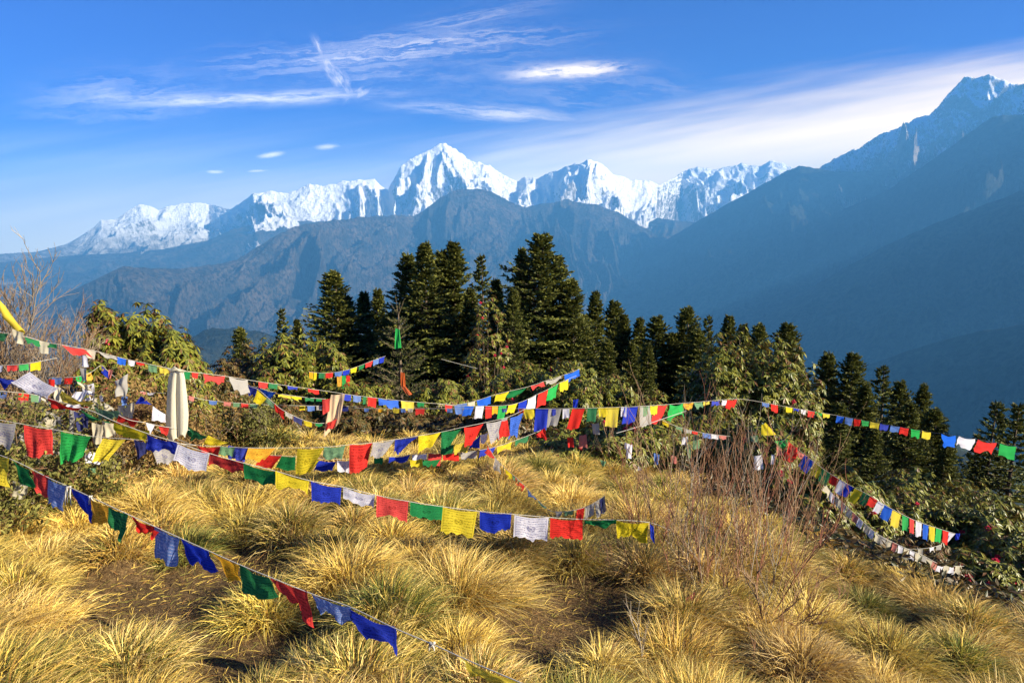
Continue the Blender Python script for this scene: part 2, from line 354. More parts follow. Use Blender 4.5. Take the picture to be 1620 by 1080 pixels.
mountain('wooded_ridge', [(820, 560), (1000, 470), (1060, 432), (1100, 408), (1140, 388), (1160, 382), (1220, 377), (1280, 360), (1310, 345), (1360, 320), (1400, 305), (1440, 277), (1500, 236), (1530, 211), (1570, 186), (1620, 179), (1700, 160), (1900, 120), (2300, 70)], [(820, 16500), (1620, 15000), (2300, 13500)], 7000, 3000, -1900, .30, 91, M_wooded, spur=.3, jag=.006, p=1.05, nu=800, nt=120)
mountain('near_wooded_ridge', [(1000, 620), (1150, 540), (1240, 482), (1300, 445), (1400, 388), (1500, 345), (1620, 300), (1800, 240), (2300, 120)], [(1000, 11500), (2300, 9800)], 5000, 2500, -1950, .30, 95, M_wooded, spur=.35, jag=.006, p=1.05, nu=600, nt=100)
mountain('dark_wooded_spur', [(1180, 680), (1300, 615), (1380, 575), (1480, 540), (1560, 522), (1620, 512), (1800, 480), (2300, 420)], [(1180, 6500), (2300, 5500)], 4000, 2000, -1950, .25, 99, M_wooded, spur=.4, jag=.006, p=1.0, nu=400, nt=70)
#@@REST
# ------------------------------------------------------------------ grass
def unit(a): return a / (np.linalg.norm(a, axis=-1, keepdims=True) + 1e-9)
def blades(root, az, tilt, L, w, droop, col, wind=(.30, .06)):
    n = len(root); rad = np.stack([np.cos(az), np.sin(az), 0 * az], -1)
    d = rad * np.sin(tilt)[:, None] + np.array([0, 0, 1.]) * np.cos(tilt)[:, None]
    side = unit(np.cross(d, unit(rng.normal(size=(n, 3)))))
    hor = unit(rad + np.array([wind[0], wind[1], 0]) * 2.4)
    ts = (0, .38, .72, 1.); ws = (1, .85, .55, 0); V = []; 
    for t, k in zip(ts, ws):
        c = root + d * (L * t)[:, None] + hor * (L * droop * t ** 2 * .55)[:, None] - np.array([0, 0, 1.]) * (L * droop * t ** 2.4 * .55)[:, None]
        if k: V += [c - side * (w * k / 2)[:, None], c + side * (w * k / 2)[:, None]]
        else: V += [c]
    V = np.stack(V, 1).reshape(-1, 3); b = np.arange(n)[:, None] * 7
    Q = np.concatenate([b + np.array([[0, 1, 3, 2]]), b + np.array([[2, 3, 5, 4]])]); T = b + np.array([[4, 5, 6]])
    tipc = np.array([.66, .48, .18])
    cc = np.repeat(col[:, None, :], 7, 1); g = np.array([0, 0, .15, .15, .4, .4, .6])[None, :, None]
    cc = cc * (1 - g) + (cc * .5 + tipc * .5) * g
    return V, Q, T, cc.reshape(-1, 3)
GV, GQ, GT, GC = [], [], [], []; goff = 0
def add_blades(*a, **k):
    global goff
    V, Q, T, c_ = blades(*a, **k); GV.append(V); GQ.append(Q + goff); GT.append(T + goff); GC.append(c_); goff += len(V)
STRAW, PALE, BROWN, GREEN, OLIVE = [np.array(c_) for c_ in ((.76, .54, .11), (.86, .68, .24), (.28, .135, .04), (.075, .13, .018), (.26, .25, .04))]
for tx, ty, tr, th in TUS:
    d = math.hypot(tx, ty); n = int(np.clip(3000 - 220 * d, 800, 2700) * (tr / .33) ** 1.5)
    TL_ = rng.uniform(.7, 1.15); el_ = rng.uniform(.6, 1.25); ea_ = rng.uniform(0, 3.14)
    a = rng.uniform(0, 2 * np.pi, n); rad = (1 + (el_ - 1) * np.cos(2 * (a - ea_))) * tr * .8 * np.sqrt(rng.random(n))
    x = tx + rad * np.cos(a); y = ty + rad * np.sin(a)
    z = gz(x, y, False) - .01; bz_ = 0 * x
    for ax_, ay_, ar_, ah_ in TUS[(TUS[:, 0] - tx) ** 2 + (TUS[:, 1] - ty) ** 2 < 1.6]: bz_ = np.maximum(bz_, ah_ * np.exp(-((x - ax_) ** 2 + (y - ay_) ** 2) / (ar_ * ar_ * .5)))
    z = z + bz_
    L = rng.uniform(.10, .31, n) * TL_ * (1.15 - .3 * rad / tr) * (tr / .33) ** .5 * (.8 if d > 6 else 1 if d > 3.4 else .78)
    g = np.clip(rng.normal(.18, .18) + (.5 if rng.random() < .16 else 0), 0, .9); tone = rng.uniform(.72, 1.12) * np.array([1, rng.uniform(.90, 1.04), rng.uniform(.75, 1.15)])
    r_ = rng.random(n); col = np.where((r_ < .5)[:, None], STRAW, PALE); col = np.where((r_ > .86)[:, None], BROWN, col)
    gg = rng.random(n) < g; col = np.where(gg[:, None], np.where((rng.random(n) < .5)[:, None], GREEN, OLIVE), col)
    col = col * rng.uniform(.7, 1.2, (n, 1)) * tone
    add_blades(np.stack([x, y, z], -1), a + rng.normal(0, .5, n), np.clip(rng.normal(.25, .30, n) + .55 * rad / tr, 0, 1.45), L, np.full(n, .0021 + .00050 * d) * rng.uniform(.7, 1.3, n), rng.uniform(.3, 1.15, n), col)
# short grass between, thin litter and long upright blades
n = 150000; y = rng.uniform(.8, 12, n) ** 1.0; x = rng.uniform(-1, 1, n) * (y + 1.0)
bare = np.zeros(n, bool)
for a_, b_, r_ in gapp: bare |= (x - a_) ** 2 + (y - b_) ** 2 < (r_ * .9) ** 2
keep = (outside(x, y) < 2.2) & (~bare | (rng.random(n) < .8)); x, y, bare = x[keep], y[keep], bare[keep]; n = len(x)
lying = (rng.random(n) < .6) | bare
col = np.where((rng.random(n) < .5)[:, None], STRAW, np.where((rng.random(n) < .6)[:, None], BROWN, OLIVE)) * rng.uniform(.6, 1.1, (n, 1))
add_blades(np.stack([x, y, gz(x, y)], -1), rng.uniform(0, 6.28, n), np.where(lying, rng.uniform(1.2, 1.5, n), rng.uniform(.1, .8, n)), rng.uniform(.02, .09, n), .0010 + .0005 * np.hypot(x, y), rng.uniform(.1, .9, n), col)
tag(obj('meadow_grass', meshdata('meadow_grass', np.concatenate(GV), [np.concatenate(GQ), np.concatenate(GT)], M_grass, np.concatenate(GC))), kind='stuff')

# ------------------------------------------------------------------ leaves, needles, bushes, trees
def kites(root, d, L, w, nrm, bend=0.0):
    """thin pointed leaves: root, left, tip, right and a lowered midrib"""
    n = len(root); s = unit(np.cross(d, nrm)); up = np.cross(s, d)
    L = np.broadcast_to(L, (n,))[:, None]; w = np.broadcast_to(w, (n,))[:, None]
    mid = root + d * L * .5
    V = np.stack([root, mid - s * w / 2, mid - up * w * .22, mid + s * w / 2, root + d * L - np.array([0, 0, 1.]) * L * bend], 1).reshape(-1, 3)
    b = np.arange(n)[:, None] * 5
    return V, np.concatenate([b + [[0, 2, 4, 1]], b + [[0, 3, 4, 2]]])
def fir_mesh(seed, H, Rb, thin=False):
    r = np.random.default_rng(seed); crown = MB(); wood_ = MB(); k = 9
    tz = np.linspace(0, 1, k); tp = np.stack([.06 * np.sin(tz * 5 + seed), .06 * np.cos(tz * 4), tz * H], -1)
    V, Fc = tube(tp, .13 * (1 - tz) * H / 9 + .012, 7); wood_.add(V, Fc)
    lean = r.uniform(.75, 1.2, 12); N = 190 if thin else 520
    fz = .06 + (np.arange(N) + r.random(N)) / N * .935; ga = r.uniform(0, 6.28)
    for i, f in enumerate(fz):
            z = f * H; a = (ga + i * 2.39996 + r.normal(0, .3)) % 6.2832
            Lb = Rb * ((1 - f) ** (.78, .98, .9, .85, .8)[seed - 1]) * lean[int(a / 6.2832 * 12) % 12] * (1 + .12 * math.sin(f * 40 + seed)) * min(1.12, 1 + .55 * float(perlin(np.array([math.cos(a) * 1.5 + seed]), np.array([f * 9 + math.sin(a) * 1.5]), 3)[0])) * r.choice([r.uniform(.85, 1.15), r.uniform(.4, .9)], p=[.6, .4]) + .08
            el = -.22 + .85 * f ** 3 + r.normal(0, .10)
            hd = np.array([math.cos(a), math.sin(a), 0]); m = 7; s = np.linspace(0, 1, m)
            pts_ = np.array([0, 0, z]) + hd * (s * Lb * math.cos(el))[:, None] + np.array([0, 0, 1.]) * (s * Lb * math.sin(el) + .08 * Lb * s ** 2.5)[:, None]
            if Lb > .5:
                V, Fc = tube(pts_, .016 * (1 - s) + .004, 3); wood_.add(V, Fc)
            nt_ = max(6, int(Lb / .13)); t = np.linspace(.15, 1, nt_) ** .8; br_ = r.uniform(.6, 1.25)
            P = np.stack([np.interp(t, s, pts_[:, c_]) for c_ in range(3)], -1); D0 = unit(pts_[-1] - pts_[0]); S = np.cross(D0, [0, 0, 1.])
            for sg in (-1, 0, 1):
                nn = len(P); ang = r.uniform(.6, 1.15, nn) * sg
                d = unit(D0 * np.cos(ang)[:, None] + S * np.sin(ang)[:, None] + r.normal(0, .16, (nn, 3)) + [0, 0, .05])
                LL = (.10 + .42 * (1 - t * .75) * min(1.2, Lb)) * r.uniform(.6, 1.2, nn) if sg else np.full(nn, .13)
                for rep in range(4 if sg else 2):
                    d2 = unit(d + r.normal(0, .40 if rep else .05, (nn, 3))); P2 = P + d * (LL * (.0, .25, .5, .75)[rep])[:, None]
                    V, Fc = kites(P2, d2, LL * (.9, .45, .42, .35)[rep], (.034 + .03 * r.random(nn)) * (1.25 if thin else 1.15), unit(np.array([0, 0, 1.]) + r.normal(0, .6, (nn, 3))))
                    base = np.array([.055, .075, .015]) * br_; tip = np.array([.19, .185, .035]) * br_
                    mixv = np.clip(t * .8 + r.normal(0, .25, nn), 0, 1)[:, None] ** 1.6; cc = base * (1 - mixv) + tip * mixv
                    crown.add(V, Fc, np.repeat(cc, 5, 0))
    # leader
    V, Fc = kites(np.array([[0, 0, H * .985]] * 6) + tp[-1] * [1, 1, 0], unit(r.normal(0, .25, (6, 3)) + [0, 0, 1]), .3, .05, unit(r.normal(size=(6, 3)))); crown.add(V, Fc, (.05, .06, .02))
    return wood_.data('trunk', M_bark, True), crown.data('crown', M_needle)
FIRH = 9.0
firs = []
for sd, rb, th_ in ((1, 2.1, False), (2, 2.7, False), (3, 1.8, False), (4, 1.6, True), (5, 3.0, False)):
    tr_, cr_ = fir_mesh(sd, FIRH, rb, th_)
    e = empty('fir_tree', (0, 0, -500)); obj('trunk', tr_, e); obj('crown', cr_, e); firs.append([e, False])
def use(pool, k):
    if not pool[k][1]: pool[k][1] = True; return pool[k][0]
    return copy_tree(pool[k][0])
def place(pool, k, u, v, D, H0, wf=1.0, sink=.1):
    P = at(u, v, D); zb = float(gz(P[0], P[1])) - sink; o = use(pool, k); s = (P[2] - zb) / H0; wf = wf * 1.2
    o.location = (P[0], P[1], zb); o.scale = (s * wf, s * wf, s); o.rotation_euler = (0, 0, random.uniform(0, 6.28)); return o
FIRS = [  # variant, u, v of the tip, distance, width factor, label
 (0, 527, 432, 24, 1.05, 'bushy pointed fir, leftmost of the large ones in the wood'),
 (2, 575, 465, 28, .9, 'dark narrow fir in shade, just right of the leftmost bushy fir'),
 (2, 598, 460, 29, .8, 'dark narrow fir against the valley, left of the big double crown'),
 (3, 445, 491, 30, .7, 'small lone fir poking out above the shrubs on the left'),
 (2, 470, 508, 31, .7, 'tiny blunt fir tip beside the small lone fir'),
 (0, 380, 521, 29, .8, 'low dark fir tip above the reddish shrubs on the left'),
 (1, 672, 387, 23, .9, 'tall dense fir making the left half of the double crown'),
 (0, 645, 405, 24, .85, 'fir pressed against the left side of the tall double crown'),
 (0, 698, 400, 26, .8, 'fir filling the right shoulder of the double crown'),
 (2, 718, 386, 26, 1.05, 'slim pointed fir right of the double crown'),
 (3, 760, 407, 29, .75, 'thin open fir with flat tiers standing alone in the gap'),
 (2, 744, 458, 25, .8, 'short fir under the thin open fir'),
 (4, 857, 374, 22, 1.0, 'tallest and broadest fir with a rounded dark crown'),
 (1, 826, 396, 23, .7, 'fir forming the left shoulder of the broadest fir'),
 (1, 884, 408, 22.5, .75, 'fir forming the right shoulder of the broadest fir'),
 (0, 905, 445, 22, .85, 'brownish-green fir low on the right of the broadest fir'),
 (0, 812, 460, 20, .6, 'young fir in front of the left foot of the broadest fir'),
 (2, 942, 464, 25, .8, 'slim fir tip first right of the broadest fir'),
 (0, 972, 479, 27, .8, 'fir tip second right of the broadest fir'),
 (2, 988, 500, 26, .8, 'fir tip third right of the broadest fir'),
 (2, 1012, 506, 27, .8, 'small fir tip between two larger ones right of centre'),
 (0, 1040, 503, 25, .9, 'full fir with a sunny right side, left of the dark conical fir'),
 (2, 1025, 545, 22, .8, 'bright green fir low in front of the row right of centre'),
 (0, 962, 540, 22, .8, 'green fir low in front, below the second tip right of the broadest fir'),
 (0, 1088, 489, 25, .85, 'dark conical fir at the left edge of the big rhododendron'),
 (3, 1120, 503, 29, .7, 'thin fir just right of the dark conical fir'),
 (2, 1154, 502, 30, .8, 'flat-topped small fir above the big rhododendron'),
 (2, 1176, 516, 30, .8, 'small fir right of the flat-topped one above the rhododendron'),
 (0, 1202, 516, 31, .7, 'small fir peeping over the rhododendron dome'),
 (0, 1246, 515, 27, .9, 'fir rising behind the right shoulder of the rhododendron dome'),
 (2, 1262, 555, 25, .8, 'fir in shade at the right rim of the rhododendron dome'),
 (0, 1311, 561, 27, .75, 'fir left in the group below the dark valley'),
 (0, 1350, 562, 26, .85, 'broad fir with two tips in the group below the dark valley'),
 (3, 1396, 582, 27, .9, 'open-tiered fir with a bare trunk in the right group'),
 (0, 1425, 606, 28, .7, 'fir right of the open-tiered fir'),
 (1, 1462, 611, 26, .65, 'broad dark fir with a dead leader on the right'),
 (0, 1440, 640, 23, .8, 'fir low in front of the broad dark fir on the right'),
 (3, 1580, 640, 24, 1.0, 'open fir near the right edge standing before the valley'),
 (3, 1613, 643, 23, 1.0, 'open fir cut by the right edge of the picture'),
 (3, 1550, 690, 25, .9, 'small fir left of the two open firs at the right edge'),
 (0, 1330, 640, 22, .8, 'green fir behind the string of flags right of the dome'),
 (0, 1385, 680, 20, .8, 'green fir with lit boughs below the open-tiered fir'),
 (0, 1500, 700, 22, .8, 'green fir under the long flag string on the right'),
 (0, 548, 470, 25, .8, 'fir half hidden behind the right side of the leftmost bushy fir'),
 (0, 615, 500, 25, .9, 'shaded fir low between the dark narrow firs and the double crown'),
 (2, 785, 445, 24, .9, 'fir closing the gap left of the broadest fir'),
 (1, 925, 500, 23, .8, 'fir low on the right skirt of the broadest fir'),
 (0, 1065, 530, 25, .9, 'fir low between the full sunny fir and the dark conical fir'),
 (1, 1000, 545, 23, .8, 'fir low among the row right of centre, behind the flags'),
 (0, 1105, 525, 24, .9, 'fir low at the right foot of the dark conical fir'),
 (1, 1370, 610, 25, .8, 'fir filling the middle of the group below the dark valley'),
 (0, 1480, 650, 24, .9, 'fir on the right shoulder of the group below the dark valley'),
 (1, 1290, 640, 19, .5, 'shaded fir close behind the right side of the dome'),
]
for k, u, v, D, w, lab in FIRS:
    o = place(firs, k, u, v, D, FIRH, w); tag(o, lab, 'tree', 'fir trees on the slope behind the meadow')
for e, used in firs:
    if not used: print('unused fir')

def rhodo_mesh(seed, n, leaf=.135, tint=0.0, dark=False):
    """unit bush: radius 1, height 1 (scaled when placed); leaf is its real length for a bush about 1 m in radius"""
    r = np.random.default_rng(seed); Fo = MB(); Wd = MB()
    th = r.uniform(0, 6.283, n); cz = r.uniform(-.15, 1, n); sz = np.sqrt(1 - np.abs(np.clip(cz, -1, 1)) ** 3.4)
    lump = 1 + .30 * perlin(th * 1.3 + 5, cz * 2.2 + seed, seed) + .12 * perlin(th * 4, cz * 6, seed + 3); rad = lump * (.62 + .38 * r.random(n) ** .45)
    P = np.stack([np.cos(th) * sz * rad, np.sin(th) * sz * rad, .45 + .52 * cz * rad], -1); P[:, 2] = np.maximum(P[:, 2], .04 + .2 * r.random(n))
    out = unit(P - [0, 0, .3]); ax = unit(out * .7 + [0, 0, .8] + r.normal(0, .25, (n, 3)))
    for k in range(9):
        a = k * 6.283 / 9 + r.uniform(-.3, .3, n); e1 = unit(np.cross(ax, [.3, .5, .1])); e2 = np.cross(ax, e1)
        rd = e1 * np.cos(a)[:, None] + e2 * np.sin(a)[:, None]
        d = unit(rd + ax * r.uniform(-.1, .5, n)[:, None] - [0, 0, 1] * r.uniform(.3, 1.2, (n, 1)))
        L = leaf * r.uniform(.7, 1.15, n); V, Fc = kites(P, d, L, L * .30, ax, .12)
        y_ = r.random(n)[:, None]; cc = np.array([.070, .095, .014]) * (1 - y_) + np.array([.25, .24, .03]) * y_
        if dark: cc = np.array([.040, .046, .012]) * (1 - y_) + np.array([.15, .10, .028]) * y_  # browner leaves, with the shrubs' underside shadow also put into the colour
        br = (r.random(n) < .12 + tint)[:, None]; cc = np.where(br, np.array([.15, .075, .025]), cc)
        Fo.add(V, Fc, np.repeat(cc, 5, 0))
    for i in range(60):
        j = r.integers(n); b0 = np.array([r.normal(0, .08), r.normal(0, .08), 0]); m_ = P[j] * [.45, .45, .55]
        s = np.linspace(0, 1, 6)[:, None]; pp = b0 * (1 - s) ** 2 + 2 * m_ * s * (1 - s) + P[j] * s * s
        V, Fc = tube(pp, np.linspace(.022, .005, 6), 4); Wd.add(V, Fc)
    return Wd.data('branches', M_bark), Fo.data('foliage', M_leaf), P, out
def blossom_mesh(seed):
    r = np.random.default_rng(seed); n = 26; d = unit(r.normal(size=(n, 3)) + [0, 0, .5]); V, Fc = kites(np.zeros((n, 3)) + d * .01, d, .055, .04, unit(r.normal(size=(n, 3))))
    return meshdata('blossom', V, [Fc], M_petal, np.repeat(np.array([(.75, .06, .12)]) * r.uniform(.6, 1.25, (n, 1)), 5, 0))
BL = [blossom_mesh(3), blossom_mesh(4)]
rhs = [rhodo_mesh(20, 900), rhodo_mesh(21, 1900, .125), rhodo_mesh(22, 1300, .115), rhodo_mesh(23, 480, .14, .12), rhodo_mesh(24, 1000, .12, .08), rhodo_mesh(25, 800, .11, .10, True)]
def rhodo(k, u, v, D, wpx, lab, nf=0, grp='rhododendron bushes around the meadow', dz=0):
    P = at(u, v, D); zb = float(gz(P[0], P[1], False)) - .1; h = P[2] - zb; rx = wpx / 2 * D / F
    o = empty('rhododendron_bush', (P[0], P[1], zb)); o.rotation_euler = (0, 0, random.uniform(0, 6.28)); tag(o, lab, 'bush', grp)
    Wd, Fo, pts_, out = rhs[k]
    # keep leaves near their real size: scale positions only, not the leaf
    V = np.empty(len(Fo.vertices) * 3, np.float32); Fo.vertices.foreach_get('co', V); V = V.reshape(-1, 5, 3)
    root = V[:, :1].copy(); S = np.array([rx, rx, h]); lf = .9 if rx < .8 else 1.0
    me = Fo.copy(); V2 = (root * S + (V - root) * lf).astype(np.float32); me.vertices.foreach_set('co', V2.ravel()); me.update()
    b = obj('branches', Wd, o); b.scale = (rx, rx, h); obj('foliage', me, o)
    rot = o.rotation_euler.z; cr, sr = math.cos(rot), math.sin(rot)
    if nf:
        # blossoms sit on shoots on the side open to the path
        w_ = np.stack([pts_[:, 0] * cr - pts_[:, 1] * sr, pts_[:, 0] * sr + pts_[:, 1] * cr], -1); c_ = [i for i in range(len(pts_)) if w_[i, 1] < .1 and pts_[i, 2] > .25 and np.linalg.norm(pts_[i] - [0, 0, .45]) > .45]
        for i in random.sample(c_, min(nf, len(c_))):
            q = obj('blossom', random.choice(BL), o, tuple(pts_[i] * S + out[i] * .03 + [0, 0, .03])); q.scale = (.75, .75, .75)
    return o
RH = [
 (3, 165, 480, 9.0, 62, 'tall gappy rhododendron with the highest tip of the left clump', 3),
 (0, 215, 495, 9.2, 110, 'rhododendron in the middle of the left clump, red blossoms near its top', 5),
 (0, 268, 520, 9.0, 100, 'rhododendron on the right end of the left clump, above the white scarf', 5),
 (4, 190, 560, 8.2, 130, 'low rhododendron under the left clump behind the flags', 4),
 (4, 285, 600, 8.4, 100, 'low rhododendron right behind the hanging white scarf', 2),
 (5, 345, 575, 10.5, 100, 'brownish rhododendron right of the left clump', 0),
 (5, 385, 550, 12.0, 90, 'reddish-brown bush below the low dark fir tip', 0),
 (0, 450, 530, 11.5, 130, 'sunlit yellow-green rhododendron below the small lone fir', 0),
 (1, 500, 545, 11.5, 110, 'sunlit rhododendron left of the little flagged fir', 0),
 (4, 560, 600, 11.0, 120, 'rhododendron below the little string of flags on the fir', 0),
 (4, 690, 600, 11.3, 100, 'rhododendron with rusty leaves right of the flagged fir', 3),
 (3, 768, 468, 17.0, 80, 'tall open rhododendron with rusty leaves between the big firs', 12),
 (4, 750, 600, 12.0, 90, 'rhododendron at the foot of the tall rusty one', 0),
 (2, 825, 572, 12.0, 110, 'rhododendron with red buds in front of the broadest fir', 6),
 (2, 900, 566, 11.6, 120, 'rounded rhododendron where the two rising flag strings end', 4),
 (2, 962, 590, 11.8, 100, 'rhododendron right of the tied ends of the rising flag strings', 0),
 (4, 1020, 620, 11.5, 90, 'low rhododendron below the row of firs right of centre', 0),
 (1, 1185, 535, 12.0, 165, 'biggest domed rhododendron with drooping leaves', 0),
 (0, 1148, 548, 11.6, 90, 'left shoulder of the biggest domed rhododendron', 0),
 (1, 1222, 545, 11.8, 110, 'right shoulder of the biggest domed rhododendron', 0),
 (1, 1245, 572, 11.6, 110, 'right flank of rhododendron beside the domed one', 2),
 (2, 1125, 575, 12.0, 100, 'rhododendron at the left flank of the domed one', 0),
 (2, 1050, 655, 9.6, 130, 'rhododendron strung with faded rags behind the bare twigs', 4),
 (2, 965, 665, 9.2, 140, 'rhododendron under the yellow flag, hung with rags', 8),
 (2, 890, 680, 9.1, 110, 'rhododendron at the edge of the grass under the thick cluster of flags', 5),
 (1, 1140, 655, 9.8, 140, 'rhododendron right behind the tops of the bare twigs', 4),
 (1, 1225, 665, 9.0, 130, 'rhododendron holding the red bundle of flags', 4),
 (2, 1285, 740, 8.4, 110, 'rhododendron below the red bundle, pink blossoms at its foot', 6),
 (4, 1350, 790, 9.0, 120, 'rhododendron under the upper half of the bright right string', 2),
 (2, 1420, 775, 10.5, 140, 'rhododendron above the middle of the bright right string', 3),
 (2, 1500, 785, 10.5, 140, 'rhododendron with pink blossoms above the end of the bright right string', 9),
 (1, 1570, 800, 10, 120, 'rhododendron with pink blossoms near the right edge', 9),
 (4, 1615, 850, 9, 110, 'rhododendron cut off by the right edge', 5),
 (5, 1460, 850, 8.0, 120, 'dark rhododendron under the end of the bright right string', 2),
 (2, 1545, 875, 7.8, 120, 'rhododendron with many pink blossoms past the end of the faded string', 10),
 (1, 1340, 750, 9.6, 120, 'rhododendron just below the middle of the long string, right of the dome', 2),
 (1, 1450, 750, 11.5, 150, 'rhododendron bank between the firs and the bright right string', 3),
 (2, 1540, 760, 11.5, 130, 'rhododendron bank below the open firs at the right', 4),
 (5, 1330, 840, 7.4, 100, 'dark rhododendron below the faded string', 3),
 (5, 1395, 870, 7.2, 90, 'small dark bush where the faded string dips', 0),
 (4, 1610, 930, 7.0, 90, 'low bush on the right edge above the grass', 2),
 (5, 330, 625, 9.6, 90, 'low dark shrub right of the white scarf', 0),
 (5, 395, 640, 9.7, 90, 'low shrub with reddish drooping leaves under the blue and yellow flags', 0),
 (5, 450, 640, 9.8, 90, 'low shrub with rusty leaves left of the cream scarf', 0),
 (5, 560, 640, 10.2, 110, 'low dark shrub right of the cream scarf', 0),
 (5, 640, 648, 10.2, 110, 'low dark shrub below the orange strip', 0),
 (5, 720, 650, 10.2, 110, 'low dark shrub behind the sagging middle of the flag strings', 0),
 (5, 800, 640, 10.0, 110, 'low dark shrub left of the thick cluster of flags', 0),
]
for r_ in RH: rhodo(*r_)
# leaf litter and low growth on the slope beyond the edge of the meadow
n = 60000; a = rng.uniform(-.95, .95, n); d_ = rng.uniform(3, 34, n); x, y = d_ * np.sin(a), d_ * np.cos(a); s_o = outside(x, y); k_ = (s_o > .5) ; x, y = x[k_], y[k_]; n = len(x)
P = np.stack([x, y, gz(x, y) + rng.uniform(0, .35, n)], -1); MBu = MB()
for k in range(6):
    a = rng.uniform(0, 6.28, n); d = unit(np.stack([np.cos(a), np.sin(a), rng.uniform(-.5, .8, n)], -1)); w_ = rng.random((n, 1)) ** 2
    V, Fc = kites(P, d, .045 + .008 * np.hypot(x, y), .014 + .003 * np.hypot(x, y), unit(rng.normal(size=(n, 3)) + [0, 0, 1])); MBu.add(V, Fc, np.repeat(np.array([.03, .04, .012]) * (1 - w_) + np.array([.10, .07, .03]) * w_, 5, 0))
tag(obj('undergrowth', MBu.data('undergrowth', M_leaf)), kind='stuff')

# the little fir hung with cloth, in front of the wood
def small_fir():
    r = np.random.default_rng(77); cr_ = MB(); wd = MB(); P0 = at(630, 495, 11.6); zb = float(gz(P0[0], P0[1])) - .05; H = P0[2] - zb
    e = empty('young_fir', (P0[0], P0[1], zb)); tag(e, 'young fir with pale forked leaders and a green cloth tied near its tip', 'tree')
    V, Fc = tube([(0, 0, 0), (.02, 0, H * .6), (0, 0, H)], [.05, .03, .012], 6); wd.add(V, Fc)
    def shoot(p, d, L, pale=False, w=.05):
        d = d / np.linalg.norm(d); n_ = int(L / .011); t = r.random(n_); q = p + d * (t * L)[:, None]
        nd = unit(r.normal(size=(n_, 3)) + d * .9); V, Fc = kites(q, nd, w * r.uniform(.7, 1.1, n_), .010, unit(r.normal(size=(n_, 3))))
        c1 = np.array([.14, .14, .035]) if not pale else np.array([.26, .23, .07]); c0 = np.array([.04, .06, .015]); m_ = r.random((n_, 1)); cr_.add(V, Fc, np.repeat(c0 * (1 - m_) + c1 * m_, 5, 0))
        V, Fc = tube([p, p + d * L], [.008, .003], 3); wd.add(V, Fc)
    for d, L in (((-.12, 0, 1), .40), ((.35, 0, .9), .34), ((-.5, .1, .8), .30), ((.12, .2, 1), .26)): shoot(np.array([0, 0, H - .05]), np.array(d), L, True, .035)
    z = .3
    while z < H - .1:
        f = z / H; Lb = 1.05 * (1 - f) ** .8 + .12
        for i in range(7):
            a = r.uniform(0, 6.28); d = np.array([math.cos(a), math.sin(a), .25 + .5 * f]); L = Lb * r.uniform(.7, 1.1); p = np.array([0, 0, z]); shoot(p, d, L)
            for s in np.arange(.25, 1, .14 / max(L, .3)):
                for sg in (-1, 1): shoot(p + unit(d) * L * s, unit(d) * .7 + np.cross(unit(d), [0, 0, 1]) * sg + [0, 0, .15], .32 * (1 - s * .6) * min(1, L + .2))
        z += .16
    obj('trunk', wd.data('trunk', M_bark), e); obj('crown', cr_.data('crown', M_needle), e)
small_fir()

# ------------------------------------------------------------------ bare shrubs and stalks
def twigs(seed, height, spread, stems, cols, lean=.35, levels=3, rad=.004, child=5, wig=.12, base_r=.12, leaves=0):
    r = np.random.default_rng(seed); B = MB(); tips = []
    def grow(p, d, L, rd, lv, col):
        k = 6; pts_ = [p]; d = d / np.linalg.norm(d)
        for i in range(k):
            d = d + r.normal(0, wig, 3) + [0, 0, .05]; d /= np.linalg.norm(d); pts_.append(pts_[-1] + d * L / k)
        pts_ = np.array(pts_); V, Fc = tube(pts_, np.linspace(rd, rd * .45, k + 1), 3); B.add(V, Fc, col); tips.append(pts_[-1])
        if lv:
            for c_ in range(child):
                i = r.integers(1, k + 1); a = unit(r.normal(size=3)); dd = unit(pts_[i] - pts_[i - 1]); grow(pts_[i], dd + a * .55 + [0, 0, .12], L * r.uniform(.3, .55), rd * .6, lv - 1, col * r.uniform(.8, 1.2))
    for s in range(stems):
        a = r.uniform(0, 6.28); t = r.random() ** .6; q = np.array([math.cos(a) * base_r * t, math.sin(a) * base_r * t, -.05])
        grow(q, np.array([math.cos(a) * lean * t, math.sin(a) * lean * t, 1]), height * r.uniform(.6, 1.0) * .85, rad * r.uniform(.7, 1.3), levels, np.array(cols[r.integers(len(cols))]))
    return B, np.array(tips)
BRN, RED_, GRY, TAN = (.19, .10, .055), (.20, .08, .05), (.24, .20, .15), (.25, .16, .09)
def bare(name, u, v, D, seed, lab, cat='shrub', grp=None, leafc=None, **kw):
    P = at(u, v, D); zb = float(gz(P[0], P[1])); B, tips = twigs(seed, **kw)
    o = obj(name, B.data(name, M_twig), None, (P[0], P[1], zb)); tag(o, lab, cat, grp)
    if leafc is not None:
        r = np.random.default_rng(seed + 1); T = tips[r.integers(0, len(tips), 5 * len(tips))] + r.normal(0, .04, (5 * len(tips), 3)); n_ = len(T)
        V, Fc = kites(T, unit(r.normal(size=(n_, 3)) - [0, 0, .4]), .055 * r.uniform(.6, 1.2, n_), .022, unit(r.normal(size=(n_, 3)))); obj('dead_leaves', meshdata('dead_leaves', V, [Fc], M_dryleaf, np.repeat(np.array([leafc]) * r.uniform(.5, 1.3, (n_, 1)), 5, 0)), o)
    return o
